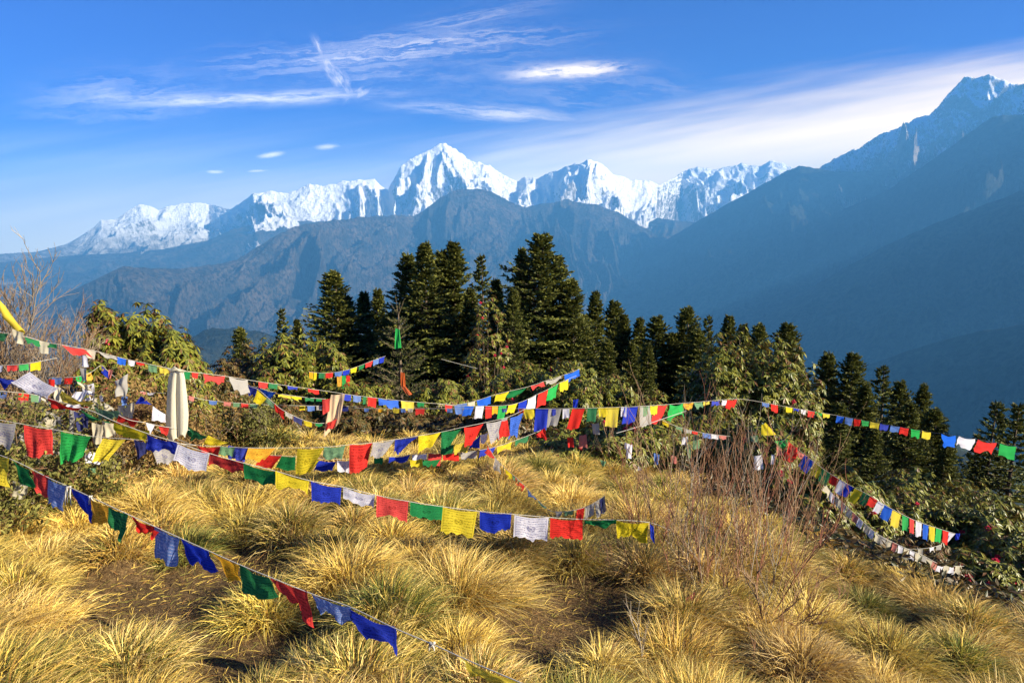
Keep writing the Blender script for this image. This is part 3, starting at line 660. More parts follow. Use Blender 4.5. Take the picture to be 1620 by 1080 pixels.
for i, (u, v, D, h, sd, st, lab) in enumerate([(1110, 960, 4.4, 1.25, 31, 16, 'leafless reddish twig thicket, its densest left part beside the last yellow flag'),
        (1170, 980, 4.3, 1.3, 32, 14, 'leafless brown twig thicket standing at the middle of the twigs'),
        (1060, 900, 5.2, 1.2, 33, 18, 'leafless twigs behind, under the rag-hung rhododendron'),
        (1200, 900, 5.0, 1.1, 34, 18, 'leafless grey-brown twigs on the right end of the thicket')]):
    bare('bare_shrub', u, v, D, sd, lab, 'shrub', 'leafless twig shrubs at the meadow edge', height=h, spread=.5, stems=st, cols=[BRN, RED_, GRY, BRN, TAN, GRY, TAN, BRN], lean=.36, levels=2, rad=.0042, child=5, wig=.075, base_r=.25)
bare('bare_shrub', 1215, 985, 3.9, 41, 'leafless brown shrub with long side twigs reaching right over the grass', 'shrub', None, height=.55, spread=.9, stems=8, cols=[BRN, BRN, TAN], lean=1.1, levels=3, rad=.005, child=5, wig=.14, base_r=.1)
bare('bare_shrub', 985, 850, 4.6, 42, 'spindly dark leafless shrub reaching left from the thicket over the grass', 'shrub', None, height=.5, spread=.9, stems=6, cols=[BRN], lean=1.3, levels=3, rad=.004, child=4, wig=.14, base_r=.1)
bare('bare_tree', -60, 420, 7.2, 43, 'leafless tan bush rising against the haze at the left edge', 'bush', None, height=2.35, spread=1, stems=15, cols=[(.22, .17, .12), TAN, GRY], lean=.5, levels=3, rad=.013, child=7, wig=.12, base_r=.2)
bare('bare_tree', 30, 540, 8.0, 44, 'second leafless tan bush, lower, right of the one at the left edge', 'bush', None, height=1.9, spread=1, stems=12, cols=[(.22, .17, .12), TAN, GRY], lean=.6, levels=3, rad=.010, child=7, wig=.12, base_r=.2)
bare('bare_tree', 120, 560, 8.3, 45, 'thin leafless sprigs between the tan bush and the rhododendrons', 'bush', None, height=1.9, spread=1, stems=5, cols=[TAN, BRN], lean=.3, levels=2, rad=.006, child=5, wig=.12, base_r=.15)
for i, (u, v, D, h, sd, lab) in enumerate([(10, 700, 6.2, 1.35, 51, 'tangled dry bramble at the left edge hung with scarves'), (90, 700, 6.4, 1.35, 52, 'tangled dry bramble between the red and green printed flags'), (165, 700, 6.8, 1.3, 53, 'tangled dry bramble behind the yellow flag on the left'),
        (-40, 720, 5.2, 1.1, 54, 'tangled dry bramble cut by the left edge of the photo'), (240, 700, 7.6, 1.1, 55, 'dry bramble at the foot of the white scarf'), (60, 760, 5.2, .7, 56, 'low dry bramble beneath the red flag on the left'), (320, 680, 8.4, .8, 57, 'red-brown dry bramble right of the white scarf'), (390, 690, 8.8, .75, 58, 'red-brown dry bramble further right along the meadow edge')]):
    bare('bramble', u, v, D, sd, lab, 'bramble', 'dry brambles on the left side', leafc=[(.22, .13, .05), (.20, .19, .05), (.26, .17, .06), (.14, .14, .04)][i % 4], height=h, spread=1, stems=12, cols=[BRN, TAN, GRY], lean=.9, levels=2, rad=.005, child=7, wig=.3, base_r=.35)
STK = [(1022, 1065, 2.9, .62, GRY, .006, 'pale forked sapling stem standing left of the twig thicket'), (1245, 1050, 3.2, .80, BRN, .003, 'thin brown stalk right of the thicket, the first of the tall stalks'), (1322, 1010, 3.7, .70, BRN, .003, 'tall thin stalk in the open grass right of the thicket'),
       (1336, 1000, 4.2, .75, BRN, .003, 'tall thin stalk close behind another in the open grass'), (1290, 1065, 3.0, .45, BRN, .003, 'short dark stalk at the bottom, leaning right'), (1400, 1065, 3.2, .40, (.10, .04, .03), .003, 'dark red weed with dead seed heads near the lower right'), (1110, 1075, 2.8, .35, (.12, .06, .04), .003, 'short brown weed at the bottom below the thicket'),
       (1195, 1075, 2.8, .50, BRN, .003, 'thin stalk at the bottom right of the short weed'), (1440, 900, 5.4, .55, GRY, .003, 'grey stalk at the edge of the grass under the faded string'), (1365, 880, 5.8, .6, GRY, .003, 'grey stalk at the grass edge below the bright string'), (1530, 960, 4.9, .45, GRY, .003, 'grey dry weed at the grass edge near the right border'), (1490, 930, 5.0, .4, TAN, .003, 'tan dry weed on the grass edge beyond the faded string'), (1585, 960, 5.0, .45, GRY, .003, 'grey weed nearest the right border at the grass edge')]
for i, (u, v, D, h, col, rd, lab) in enumerate(STK):
    P = on_ground(u, v); B, tp_ = twigs(300 + i, h, .2, 1 if i not in (5, 6, 10, 11, 12) else 5, [col], lean=.25, levels=2 if rd > .005 else 1, rad=rd, child=5 if rd > .005 else 3, wig=.05, base_r=.05)
    tag(obj('dry_stalk', B.data('dry_stalk', M_twig), None, tuple(P)), lab, 'stalk', 'dry stalks in the grass')

# ------------------------------------------------------------------ cloth
COL = {'red': (.66, .022, .014), 'green': (.006, .17, .045), 'yellow': (.70, .52, .012), 'blue': (.008, .03, .42), 'light blue': (.10, .19, .48), 'white': (.68, .66, .74), 'grey': (.36, .34, .31),
       'amber': (.78, .36, .012), 'cream': (.55, .49, .36), 'pink': (.50, .16, .13), 'orange': (.60, .10, .01), 'bright green': (.02, .36, .07), 'faded green': (.13, .26, .13), 'bright blue': (.012, .11, .62), 'navy': (.01, .015, .12)}
CM = {}
def cloth_mat(cn, printed):
    key = (cn, printed)
    if key in CM: return CM[key]
    m, b, out = new_mat('printed_cloth_' + cn.replace(' ', '_') if printed else 'plain_cloth_' + cn.replace(' ', '_')); col = COL[cn]
    oi = b.node('ShaderNodeObjectInfo'); t = b.node('ShaderNodeUVMap', uv_map='UVMap'); U, Vv, _ = b.sep(t.outputs[0])
    fade = b.noise(b.comb(b.m('MULTIPLY', U, 2.0), b.m('MULTIPLY', Vv, 2.0), len(cn) % 7), 1.5, 3); c_ = b.mix(b.m('MULTIPLY', fade, .35), col, tuple(min(.8, x * 1.5 + .03) for x in col))
    lum = sum(col) / 3; c_ = b.mix(b.m('MULTIPLY', b.m('POWER', oi.outputs['Random'], 2.5), .24), c_, tuple(x * .45 + lum * .35 + .12 for x in col)); weave = b.noise(b.comb(b.m('MULTIPLY', U, 60.0), b.m('MULTIPLY', Vv, 60.0)), 1.0, 2)
    if printed:
        rows = 9.0; vr = b.m('MULTIPLY', Vv, rows); fr = b.m('FRACT', vr); row = b.m('FLOOR', vr)
        line = b.m('MULTIPLY', b.m('GREATER_THAN', fr, .30), b.m('LESS_THAN', fr, .78))
        ch = b.noise(b.comb(b.m('MULTIPLY', U, 55.0), b.m('ADD', b.m('MULTIPLY', row, 7.31), b.m('MULTIPLY', fr, 2.2))), 1.0, 2, .6); ink = b.m('MULTIPLY', line, b.sm(ch, .46, .54))
        word = b.noise(b.comb(b.m('MULTIPLY', U, 7.0), b.m('MULTIPLY', row, 3.7)), 1.0, 1); ink = b.m('MULTIPLY', ink, b.sm(word, .30, .42))
        cu = b.m('ABSOLUTE', b.m('SUBTRACT', U, .5)); cv = b.m('ABSOLUTE', b.m('SUBTRACT', Vv, .48)); box = b.m('MULTIPLY', b.m('LESS_THAN', cu, .16), b.m('LESS_THAN', cv, .19))
        art = b.m('MULTIPLY', b.sm(b.noise(b.comb(b.m('MULTIPLY', U, 15.0), b.m('MULTIPLY', Vv, 12.0), 3.0), 1.0, 5, .7, .8), .42, .56), b.sm(b.m('ADD', b.m('MULTIPLY', cu, cu), b.m('MULTIPLY', cv, cv)), .028, .012)); frame_ = 0.0
        ink = b.m('ADD', b.m('MULTIPLY', ink, b.m('SUBTRACT', 1.0, box)), b.m('MULTIPLY', box, b.m('MAXIMUM', art, frame_)))
        mg = b.m('MULTIPLY', b.m('LESS_THAN', cu, .44), b.m('LESS_THAN', b.m('ABSOLUTE', b.m('SUBTRACT', Vv, .5)), .43))
        edge = b.m('MULTIPLY', b.m('LESS_THAN', cu, .455), b.m('LESS_THAN', b.m('ABSOLUTE', b.m('SUBTRACT', Vv, .5)), .445)); fr_ = b.m('SUBTRACT', edge, mg)
        ink = b.m('ADD', b.m('MULTIPLY', ink, mg), b.m('MULTIPLY', fr_, .8)); dark = (.06, .05, .22) if cn in ('white', 'grey', 'cream') else (.55, .56, .75) if cn == 'light blue' else tuple(x * .22 for x in col)
        c_ = b.mix(b.m('MULTIPLY', ink, .75, clamp=True), c_, dark)
    p = b.node('ShaderNodeBsdfPrincipled'); b.put(p.inputs['Base Color'], c_); p.inputs['Roughness'].default_value = .85; p.inputs['Specular IOR Level'].default_value = .15
    bn = b.node('ShaderNodeBump'); b.put(bn.inputs['Height'], weave); bn.inputs['Distance'].default_value = .002; bn.inputs['Strength'].default_value = .3; b.l.new(bn.outputs[0], p.inputs['Normal'])
    tr = b.node('ShaderNodeBsdfTranslucent'); b.put(tr.inputs[0], c_); mx = b.node('ShaderNodeMixShader'); mx.inputs[0].default_value = .46
    b.l.new(p.outputs[0], mx.inputs[1]); b.l.new(tr.outputs[0], mx.inputs[2]); b.l.new(mx.outputs[0], out.inputs[0]); CM[key] = m; return m
m, b, out = new_mat('cord'); t = b.node('ShaderNodeTexCoord'); n_ = b.noise(t.outputs['Object'], 120, 3); principled(b, out, b.mix(n_, (.30, .28, .24), (.55, .53, .48)), .9, .1); M_cord = m
def patch(c4, n, rip, seed, fray=0.0, belly=0.0):
    """cloth through four 3-D corners TL TR BR BL, rippled out of its plane"""
    r = np.random.default_rng(seed); TL, TR, BR, BL_ = [np.asarray(c_, float) for c_ in c4]
    s, t = np.meshgrid(np.linspace(0, 1, n + 1), np.linspace(0, 1, n + 1)); s = s.ravel()[:, None]; t = t.ravel()[:, None]
    P = (TL * (1 - s) + TR * s) * (1 - t) + (BL_ * (1 - s) + BR * s) * t
    nr = np.cross(TR - TL, BL_ - TL); nr = nr / (np.linalg.norm(nr) + 1e-9); W = np.linalg.norm(TR - TL)
    ph = r.uniform(0, 6.28, 3); fq = r.uniform(3.5, 7.5)
    amp = rip * (.25 + .75 * t) * (np.sin(fq * s + ph[0] + 1.8 * t) + .55 * np.sin(2.3 * fq * s + ph[1] - 2.5 * t) + .3 * np.sin(9 * t + ph[2] + 4 * s))
    P = P + nr * amp * W
    P[:, 2] += (-.055 * W * np.sin(np.pi * s) * (1 - t)).ravel() + (.05 * W * np.sin(fq * 1.3 * s + ph[2]) * t).ravel()
    P += np.array([0, 0, 1]) * (r.normal(0, 1, (len(P), 1)) * fray * (t > .99)) * W
    i = np.arange(n)[:, None] * (n + 1) + np.arange(n)[None]; Fq = np.stack([i, i + 1, i + n + 2, i + n + 1], -1).reshape(-1, 4)
    return P, Fq, np.concatenate([s, t], 1)
def flagobj(parent, c4, cn, n=8, rip=.05, seed=0, printed=True, name='flag', fray=.03):
    P, Fq, uv = patch(c4, n, rip, seed, fray); uv[:, 1] = uv[:, 1]; o0 = np.array(parent.location) if parent else np.zeros(3)
    o = obj(name, meshdata(name, P - o0, [Fq], cloth_mat(cn, printed), uv=uv, smooth=True), parent); 
    if parent: o['label'] = f'{cn} ' + ('printed ' if printed and n > 6 else '') + 'cloth flag'
    return o
seedc = [0]
class String:
    def __init__(s, name, label, cord, cordr=.0022, grp='strings of prayer flags across the meadow'):
        s.c = np.array(cord, float); s.e = empty(name, tuple(at(*cord[0]))); tag(s.e, label, 'prayer flags', grp)
        k = len(cord); uu = []; n = 10   # smooth polyline through the given directions and distances
        pts_ = np.array([at(*c_) for c_ in cord]); out_ = []
        for i in range(k - 1):
            p0, p1, p2, p3 = pts_[max(0, i - 1)], pts_[i], pts_[i + 1], pts_[min(k - 1, i + 2)]
            for q in range(6):
                t = q / 6; out_.append(.5 * ((2 * p1) + (-p0 + p2) * t + (2 * p0 - 5 * p1 + 4 * p2 - p3) * t * t + (-p0 + 3 * p1 - 3 * p2 + p3) * t ** 3))
        out_.append(pts_[-1]); V, Fc = tube(np.array(out_) - pts_[0], cordr, 5); obj('cord', meshdata('cord', V, [Fc], M_cord, smooth=True), s.e)
    def D(s, u): return float(np.interp(u, s.c[:, 0], s.c[:, 2]))
    def V(s, u): return float(np.interp(u, s.c[:, 0], s.c[:, 1]))
    def quad(s, cn, *uv, n=12, rip=.075, printed=True, off=0.0, back=.05):
        seedc[0] += 1; r = random.Random(seedc[0]); um = (uv[0][0] + uv[1][0]) / 2; d0 = s.D(uv[0][0]); d1 = s.D(uv[1][0])
        sw = r.uniform(-.04, .06) ; c4 = [at(*uv[0], d0 + off), at(*uv[1], d1 + off), at(*uv[2], d1 + off + sw + back * .3), at(*uv[3], d0 + off + sw)]
        return flagobj(s.e, c4, cn, n, rip, seedc[0], printed)
    def row(s, items, h=18, skew=0, n=5, rip=.07, printed=False):
        """items: (u0, u1, colour[, h[, skew]])"""
        for it in items:
            u0, u1, cn = it[:3]; hh = it[3] if len(it) > 3 else h; sk = it[4] if len(it) > 4 else skew; seedc[0] += 1; r = random.Random(seedc[0]); u0 += r.uniform(0, .1) * (u1 - u0); u1 -= r.uniform(0, .12) * (u1 - u0)
            sk += r.uniform(-.08, .08) * hh; h2 = hh * r.uniform(.85, 1.1); v0, v1 = s.V(u0), s.V(u1); d0, d1 = s.D(u0), s.D(u1); sw = r.uniform(-.12, .12) * hh * d0 / F
            c4 = [at(u0, v0, d0), at(u1, v1, d1), at(u1 + sk - r.uniform(0, .12) * (u1 - u0), v1 + h2, d1 + sw), at(u0 + sk, v0 + hh, d0 + sw)]
            flagobj(s.e, c4, cn, n, rip, seedc[0], printed)
GRP = 'strings of prayer flags across the meadow'
# nearest string
s1 = String('prayer_flag_string', 'nearest string of large prayer flags, running from the left edge down to the bottom middle', [(-60, 700, 4.1), (17, 726, 3.9), (76, 755, 3.75), (114, 772, 3.65), (202, 813, 3.45), (286, 851, 3.3), (380, 893, 3.1), (429, 913, 3.0), (494, 939, 2.9), (555, 960, 2.8), (622, 992, 2.65), (681, 1017, 2.55), (734, 1041, 2.45), (816, 1076, 2.3), (900, 1110, 2.2)])
s1.quad('yellow', (-30, 710), (17, 724), (12, 768), (-30, 762)); s1.quad('green', (17, 726), (47, 742), (54, 773), (33, 762)); s1.quad('red', (47, 742), (77, 752), (73, 789), (53, 767))
s1.quad('light blue', (76, 757), (105, 768), (104, 806), (70, 796)); s1.quad('blue', (114, 772), (143, 785), (150, 828), (127, 803)); s1.quad('amber', (142, 786), (173, 802), (173, 830), (150, 826)); s1.quad('green', (173, 801), (202, 813), (192, 856), (176, 832), rip=.09)
s1.quad('red', (206, 816), (255, 834), (243, 850), (222, 836)); s1.quad('light blue', (245, 832), (285, 851), (276, 896), (243, 880)); s1.quad('blue', (286, 851), (331, 871), (347, 899), (296, 890)); s1.quad('amber', (331, 871), (380, 893), (382, 924), (352, 901))
s1.quad('green', (377, 892), (427, 913), (436, 951), (385, 933), rip=.07); s1.quad('red', (429, 913), (486, 934), (499, 988), (450, 943), rip=.07); s1.quad('light blue', (494, 939), (555, 960), (557, 986), (504, 966)); s1.quad('blue', (553, 960), (622, 992), (632, 1035), (571, 1002), rip=.08)
s1.quad('yellow', (734, 1041), (816, 1076), (826, 1092), (746, 1072))
def knot(parent, u, v, D, drop=.05, seed=0):
    r = np.random.default_rng(seed); B = MB(); p = at(u, v, D) - np.array(parent.location)
    for k in range(3):
        a = r.uniform(-.4, .4); q = [p, p + [.012 * math.cos(k * 2), 0, .006], p + [a * drop, .005, -drop * .6], p + [a * drop * 1.3, .005, -drop * r.uniform(.9, 1.3)]]; V, Fc = tube(q, [.006, .006, .004, .002], 5); B.add(V, Fc)
    o = obj('knot', B.data('knot', M_cord, True), parent); return o
knot(s1.e, 108, 770, 3.66, .09, 1); knot(s1.e, 142, 785, 3.58, .05, 2); knot(s1.e, 683, 1018, 2.55, .03, 3)
# second string
s2 = String('prayer_flag_string', 'second string of large printed flags, sagging from the left edge to the bare twigs', [(-60, 580, 4.6), (-13, 596, 4.5), (19, 609, 4.4), (73, 629, 4.3), (140, 648, 4.2), (181, 666, 4.15), (232, 685, 4.1), (281, 700, 4.1), (332, 717, 4.1), (385, 732, 4.1), (437, 745, 4.1), (490, 760, 4.1), (543, 770, 4.15), (596, 783, 4.2), (648, 793, 4.2), (700, 801, 4.25), (757, 808, 4.3), (812, 813, 4.3), (870, 818, 4.35), (923, 821, 4.4), (975, 822, 4.45), (1027, 826, 4.5), (1060, 838, 4.5)])
s2.quad('blue', (-60, 576), (33, 601), (19, 610), (-60, 600)); s2.quad('white', (47, 588), (92, 614), (73, 629), (19, 609), rip=.04); s2.quad('red', (74, 628), (139, 645), (129, 649), (88, 640)); s2.quad('yellow', (96, 618), (147, 638), (142, 646), (93, 627), off=.06)
s2.quad('green', (130, 649), (178, 668), (172, 670), (138, 660)); s2.quad('faded green', (145, 642), (187, 650), (188, 662), (160, 660), off=.15)
s2.quad('yellow', (181, 667), (236, 682), (233, 695), (183, 690)); s2.quad('blue', (232, 687), (279, 699), (278, 717), (232, 709)); s2.quad('white', (281, 702), (332, 717), (325, 748), (274, 730), rip=.03)
s2.quad('red', (332, 717), (385, 729), (386, 748), (331, 735), rip=.03); s2.quad('green', (385, 732), (438, 746), (436, 767), (387, 759), rip=.03); s2.quad('yellow', (436, 744), (489, 760), (487, 778), (436, 770), rip=.03); s2.quad('blue', (492, 761), (540, 771), (538, 799), (493, 790), rip=.03)
s2.quad('white', (543, 770), (593, 783), (591, 803), (543, 789), rip=.03); s2.quad('red', (596, 783), (646, 792), (644, 822), (595, 815), rip=.03); s2.quad('green', (649, 793), (701, 799), (699, 825), (649, 815), rip=.03); s2.quad('yellow', (700, 801), (755, 809), (748, 849), (697, 840), rip=.03)
s2.quad('blue', (759, 809), (809, 811), (807, 840), (759, 838), rip=.03); s2.quad('white', (814, 814), (868, 818), (865, 856), (812, 850), rip=.025); s2.quad('red', (871, 819), (922, 821), (922, 852), (870, 850), rip=.025); s2.quad('green', (924, 822), (975, 820), (973, 829), (924, 833)); s2.quad('yellow', (975, 823), (1026, 827), (1023, 856), (975, 846), rip=.05); s2.quad('blue', (1028, 828), (1034, 832), (1036, 860), (1029, 850), n=6)
# big loose flags at the left
s12 = String('prayer_flag_string', 'string of big square flags at the left: grey, red, green, yellow and dark blue', [(-40, 655, 4.9), (0, 664, 4.9), (38, 671, 4.9), (95, 681, 4.9), (147, 690, 4.9), (200, 694, 4.9), (212, 695, 4.9), (262, 699, 4.9), (310, 704, 5.1)])
s12.quad('grey', (-20, 663), (25, 670), (18, 712), (-20, 700)); s12.quad('red', (38, 672), (82, 679), (82, 718), (40, 725), rip=.07); s12.quad('bright green', (97, 682), (145, 690), (130, 725), (93, 733), rip=.09); s12.quad('yellow', (163, 693), (200, 695), (170, 728), (147, 731), rip=.08); s12.quad('navy', (211, 695), (236, 699), (232, 715), (218, 727)); s12.quad('grey', (236, 699), (285, 716), (270, 733), (249, 733), rip=.08)
# third string: big flags in the middle
s3 = String('prayer_flag_string', 'third string of big flags rising from the white scarf to the middle flag cluster', [(230, 672, 6.0), (290, 698, 5.9), (312, 704, 5.8), (350, 706, 5.8), (393, 708, 5.8), (436, 708, 5.9), (471, 708, 5.9), (513, 707, 5.9), (553, 703, 6.0), (590, 700, 6.1), (625, 695, 6.2), (662, 689, 6.3), (698, 683, 6.4), (734, 675, 6.5), (768, 668, 6.7), (805, 659, 6.9), (832, 646, 7.1)])
s3.quad('green', (293, 672), (330, 690), (315, 697), (295, 690)); s3.quad('yellow', (330, 688), (362, 700), (345, 706), (322, 702), off=.05); s3.quad('red', (312, 705), (349, 706), (345, 722), (318, 716)); s3.quad('faded green', (349, 705), (372, 706), (368, 722), (346, 718)); s3.quad('blue', (362, 704), (392, 707), (386, 731), (360, 724))
s3.quad('amber', (393, 708), (436, 708), (420, 727), (388, 727), rip=.06); s3.quad('yellow', (471, 709), (513, 708), (490, 749), (468, 749), rip=.07); s3.quad('faded green', (513, 707), (547, 704), (541, 726), (511, 724)); s3.quad('red', (553, 703), (589, 700), (581, 741), (553, 749), rip=.07)
s3.quad('grey', (590, 700), (625, 695), (606, 722), (586, 724)); s3.quad('blue', (625, 695), (661, 690), (635, 712), (622, 718)); s3.quad('yellow', (662, 689), (698, 683), (683, 704), (662, 716)); s3.quad('green', (699, 682), (730, 678), (718, 699), (697, 711)); s3.quad('red', (734, 676), (765, 670), (749, 700), (734, 708), rip=.07)
s3.quad('grey', (770, 669), (803, 660), (790, 694), (775, 703), rip=.07); s3.quad('red', (794, 666), (803, 664), (806, 688), (786, 695)); s3.quad('bright blue', (807, 660), (828, 653), (817, 689), (804, 693), rip=.08)
s4 = String('prayer_flag_string', 'lower string half hidden behind the grass below the third string', [(390, 722, 6.5), (428, 720, 6.5), (468, 722, 6.5), (530, 726, 6.5), (600, 724, 6.6), (650, 719, 6.7), (690, 716, 6.8), (728, 716, 6.9), (757, 712, 7.0), (786, 706, 7.1), (813, 697, 7.2), (840, 687, 7.3), (856, 680, 7.4)])
s4.quad('red', (418, 718), (447, 719), (430, 742), (405, 736), n=6); s4.quad('green', (446, 721), (468, 722), (467, 743), (434, 742), n=6); s4.quad('yellow', (478, 727), (508, 727), (490, 748), (470, 748), n=6); s4.quad('blue', (505, 728), (532, 730), (525, 745), (495, 745), n=6); s4.quad('white', (533, 728), (556, 728), (552, 748), (534, 744), n=6)
s4.row([(590, 608, 'green', 9), (613, 649, 'blue', 9), (650, 676, 'white', 9), (677, 702, 'red', 18), (700, 728, 'red', 12), (728, 756, 'grey', 11), (757, 785, 'blue', 11), (786, 812, 'yellow', 10), (814, 839, 'green', 9)], n=6)
s4.quad('green', (698, 705), (718, 703), (716, 716), (697, 720), n=6, off=-.1); s4.quad('yellow', (718, 703), (739, 698), (739, 714), (718, 718), n=6, off=-.1); s4.quad('blue', (745, 700), (760, 688), (758, 708), (742, 710), n=6, off=-.1); s4.quad('white', (760, 688), (772, 684), (768, 700), (760, 702), n=6, off=-.1)
s4.quad('yellow', (648, 727), (668, 726), (668, 738), (650, 738), n=6); s4.quad('green', (668, 727), (697, 726), (690, 736), (670, 737), n=6)
# two strings that rise to the rhododendron
s5 = String('prayer_flag_string', 'upper of two strings rising right to the rounded rhododendron', [(690, 643, 8.8), (740, 637, 8.9), (780, 625, 9.1), (808, 618, 9.3), (837, 611, 9.6), (861, 603, 9.9), (889, 594, 10.2), (918, 583, 10.5)])
s5.row([(753, 779, 'bright blue', 13, 3), (782, 808, 'yellow', 14, -3), (809, 836, 'green', 12, -8), (838, 860, 'red', 7), (862, 888, 'grey', 7), (892, 917, 'bright blue', 11, 2), (722, 740, 'light blue', 10), (740, 752, 'cream', 8)], n=6)
s6 = String('prayer_flag_string', 'lower of two strings rising right to the rounded rhododendron', [(690, 638, 8.2), (715, 641, 8.3), (760, 642, 8.4), (800, 641, 8.6), (820, 637, 8.8), (835, 631, 9.0), (851, 623, 9.2), (868, 615, 9.5), (884, 606, 9.8), (912, 594, 10.2)])
s6.row([(704, 716, 'red', 10), (718, 733, 'light blue', 14, 2), (734, 751, 'bright blue', 16, -5), (752, 766, 'white', 20, -2), (767, 779, 'red', 20, -2), (778, 789, 'amber', 14), (789, 803, 'bright green', 21, -3), (804, 820, 'yellow', 15, -3), (820, 834, 'blue', 15, -1), (835, 849, 'white', 20, -3), (851, 867, 'red', 22, -3), (868, 884, 'bright green', 19, -1), (885, 900, 'yellow', 16, -2)], n=6)
# long level string through the middle and on to the right edge
s7 = String('prayer_flag_string', 'long level string through the picture centre that runs on to the right edge', [(520, 645, 8.0), (620, 646, 7.9), (720, 646, 7.8), (830, 646, 7.6), (900, 646, 7.6), (1000, 643, 7.7), (1050, 640, 8.2), (1100, 636, 9.2), (1165, 631, 10.2), (1200, 635, 10.6), (1260, 646, 11.0), (1330, 658, 11.4), (1400, 671, 10.8), (1470, 683, 10.0), (1520, 690, 8.8), (1575, 700, 8.0), (1640, 712, 7.4)])
s7.row([(575, 585, 'light blue', 6), (598, 606, 'amber', 6), (622, 633, 'yellow', 7), (634, 642, 'light blue', 6), (645, 654, 'cream', 6), (657, 673, 'red', 10), (706, 716, 'light blue', 7)], n=4)
s7.row([(793, 802, 'light blue', 6), (820, 830, 'red', 7), (827, 846, 'yellow', 17, 4), (847, 868, 'blue', 36, -4), (866, 889, 'grey', 30, -3), (872, 880, 'blue', 12), (890, 901, 'white', 16), (904, 926, 'red', 34, -7), (928, 945, 'green', 22, -3), (946, 962, 'yellow', 15), (959, 981, 'yellow', 30, -2), (982, 993, 'white', 15), (988, 1010, 'blue', 28, -5), (1012, 1027, 'faded green', 15), (1010, 1028, 'grey', 32, 0), (1028, 1042, 'yellow', 15), (1040, 1058, 'red', 30, -10), (1056, 1083, 'bright green', 24, -4), (1082, 1098, 'amber', 9, -3), (1097, 1112, 'faded green', 10), (1112, 1124, 'yellow', 6), (1126, 1140, 'blue', 7), (1142, 1150, 'white', 8), (1150, 1166, 'red', 13, -2)], n=7)
s7.row([(1205, 1217, 'light blue', 6), (1219, 1231, 'red', 12, 1), (1243, 1254, 'yellow', 9), (1255, 1265, 'blue', 4), (1267, 1276, 'white', 7), (1277, 1289, 'red', 10), (1289, 1300, 'bright green', 11), (1301, 1314, 'yellow', 6, 1), (1323, 1337, 'bright blue', 11, -2), (1337, 1350, 'light blue', 11, -2), (1350, 1363, 'red', 12, -1), (1363, 1376, 'bright green', 9), (1376, 1392, 'yellow', 9, -2), (1392, 1408, 'blue', 10, -2), (1409, 1424, 'light blue', 10, -2), (1423, 1440, 'red', 11, -2), (1440, 1457, 'bright green', 12), (1457, 1473, 'yellow', 11), (1487, 1512, 'bright blue', 18, -1), (1517, 1545, 'white', 16, -4), (1545, 1578, 'red', 16, -6), (1580, 1611, 'bright green', 20, -2)], n=6, rip=.05)
# right string below the red bundle
s8 = String('prayer_flag_string', 'bright string of five-coloured flags hanging down to the right below the red bundle', [(1205, 668, 7.6), (1225, 688, 7.5), (1255, 705, 7.3), (1280, 724, 7.1), (1306, 744, 7.0), (1342, 766, 6.9), (1375, 783, 6.8), (1410, 804, 6.8), (1446, 822, 6.9), (1480, 834, 7.0), (1515, 845, 7.2)])
s8.row([(1272, 1289, 'bright blue', 19, -9), (1287, 1302, 'yellow', 19, -8), (1301, 1315, 'bright green', 20, -7), (1314, 1328, 'red', 14, -3), (1328, 1342, 'white', 18, -9), (1340, 1352, 'blue', 18, -10), (1352, 1366, 'yellow', 20, -12), (1366, 1377, 'green', 17, -10), (1377, 1390, 'red', 14, -8), (1389, 1400, 'white', 16, -9), (1399, 1413, 'bright blue', 19, -7), (1411, 1427, 'yellow', 26, -4), (1427, 1438, 'bright green', 25, -1), (1438, 1447, 'red', 24, 0), (1448, 1459, 'white', 25, -2), (1460, 1469, 'bright blue', 24, -2), (1470, 1480, 'yellow', 23, -1), (1480, 1490, 'bright green', 22, 0), (1491, 1501, 'red', 20, -1), (1501, 1512, 'white', 16, -8)], n=6, rip=.05)
s9 = String('prayer_flag_string', 'faded pale string hanging in a long curve beneath the bright right string', [(1300, 752, 7.2), (1312, 775, 7.0), (1330, 792, 6.9), (1355, 815, 6.8), (1385, 842, 6.7), (1425, 863, 6.7), (1460, 878, 6.8), (1490, 893, 6.9), (1525, 895, 7.1)])
cols_ = ['cream', 'white', 'cream', 'grey', 'cream', 'pink', 'white']
s9.row([(u, u + 9, cols_[i % 7], 13, -3) for i, u in enumerate(range(1304, 1520, 9))], n=4, rip=.12)
s9b = String('prayer_flag_string', 'short faded string branching level above the lower faded one', [(1385, 848, 7.0), (1410, 864, 7.0), (1440, 868, 7.0), (1470, 866, 7.0), (1490, 861, 7.1)])
s9b.row([(1412, 1420, 'grey', 8), (1430, 1438, 'cream', 8), (1452, 1461, 'cream', 11), (1470, 1478, 'white', 7), (1481, 1489, 'grey', 7)], n=4)
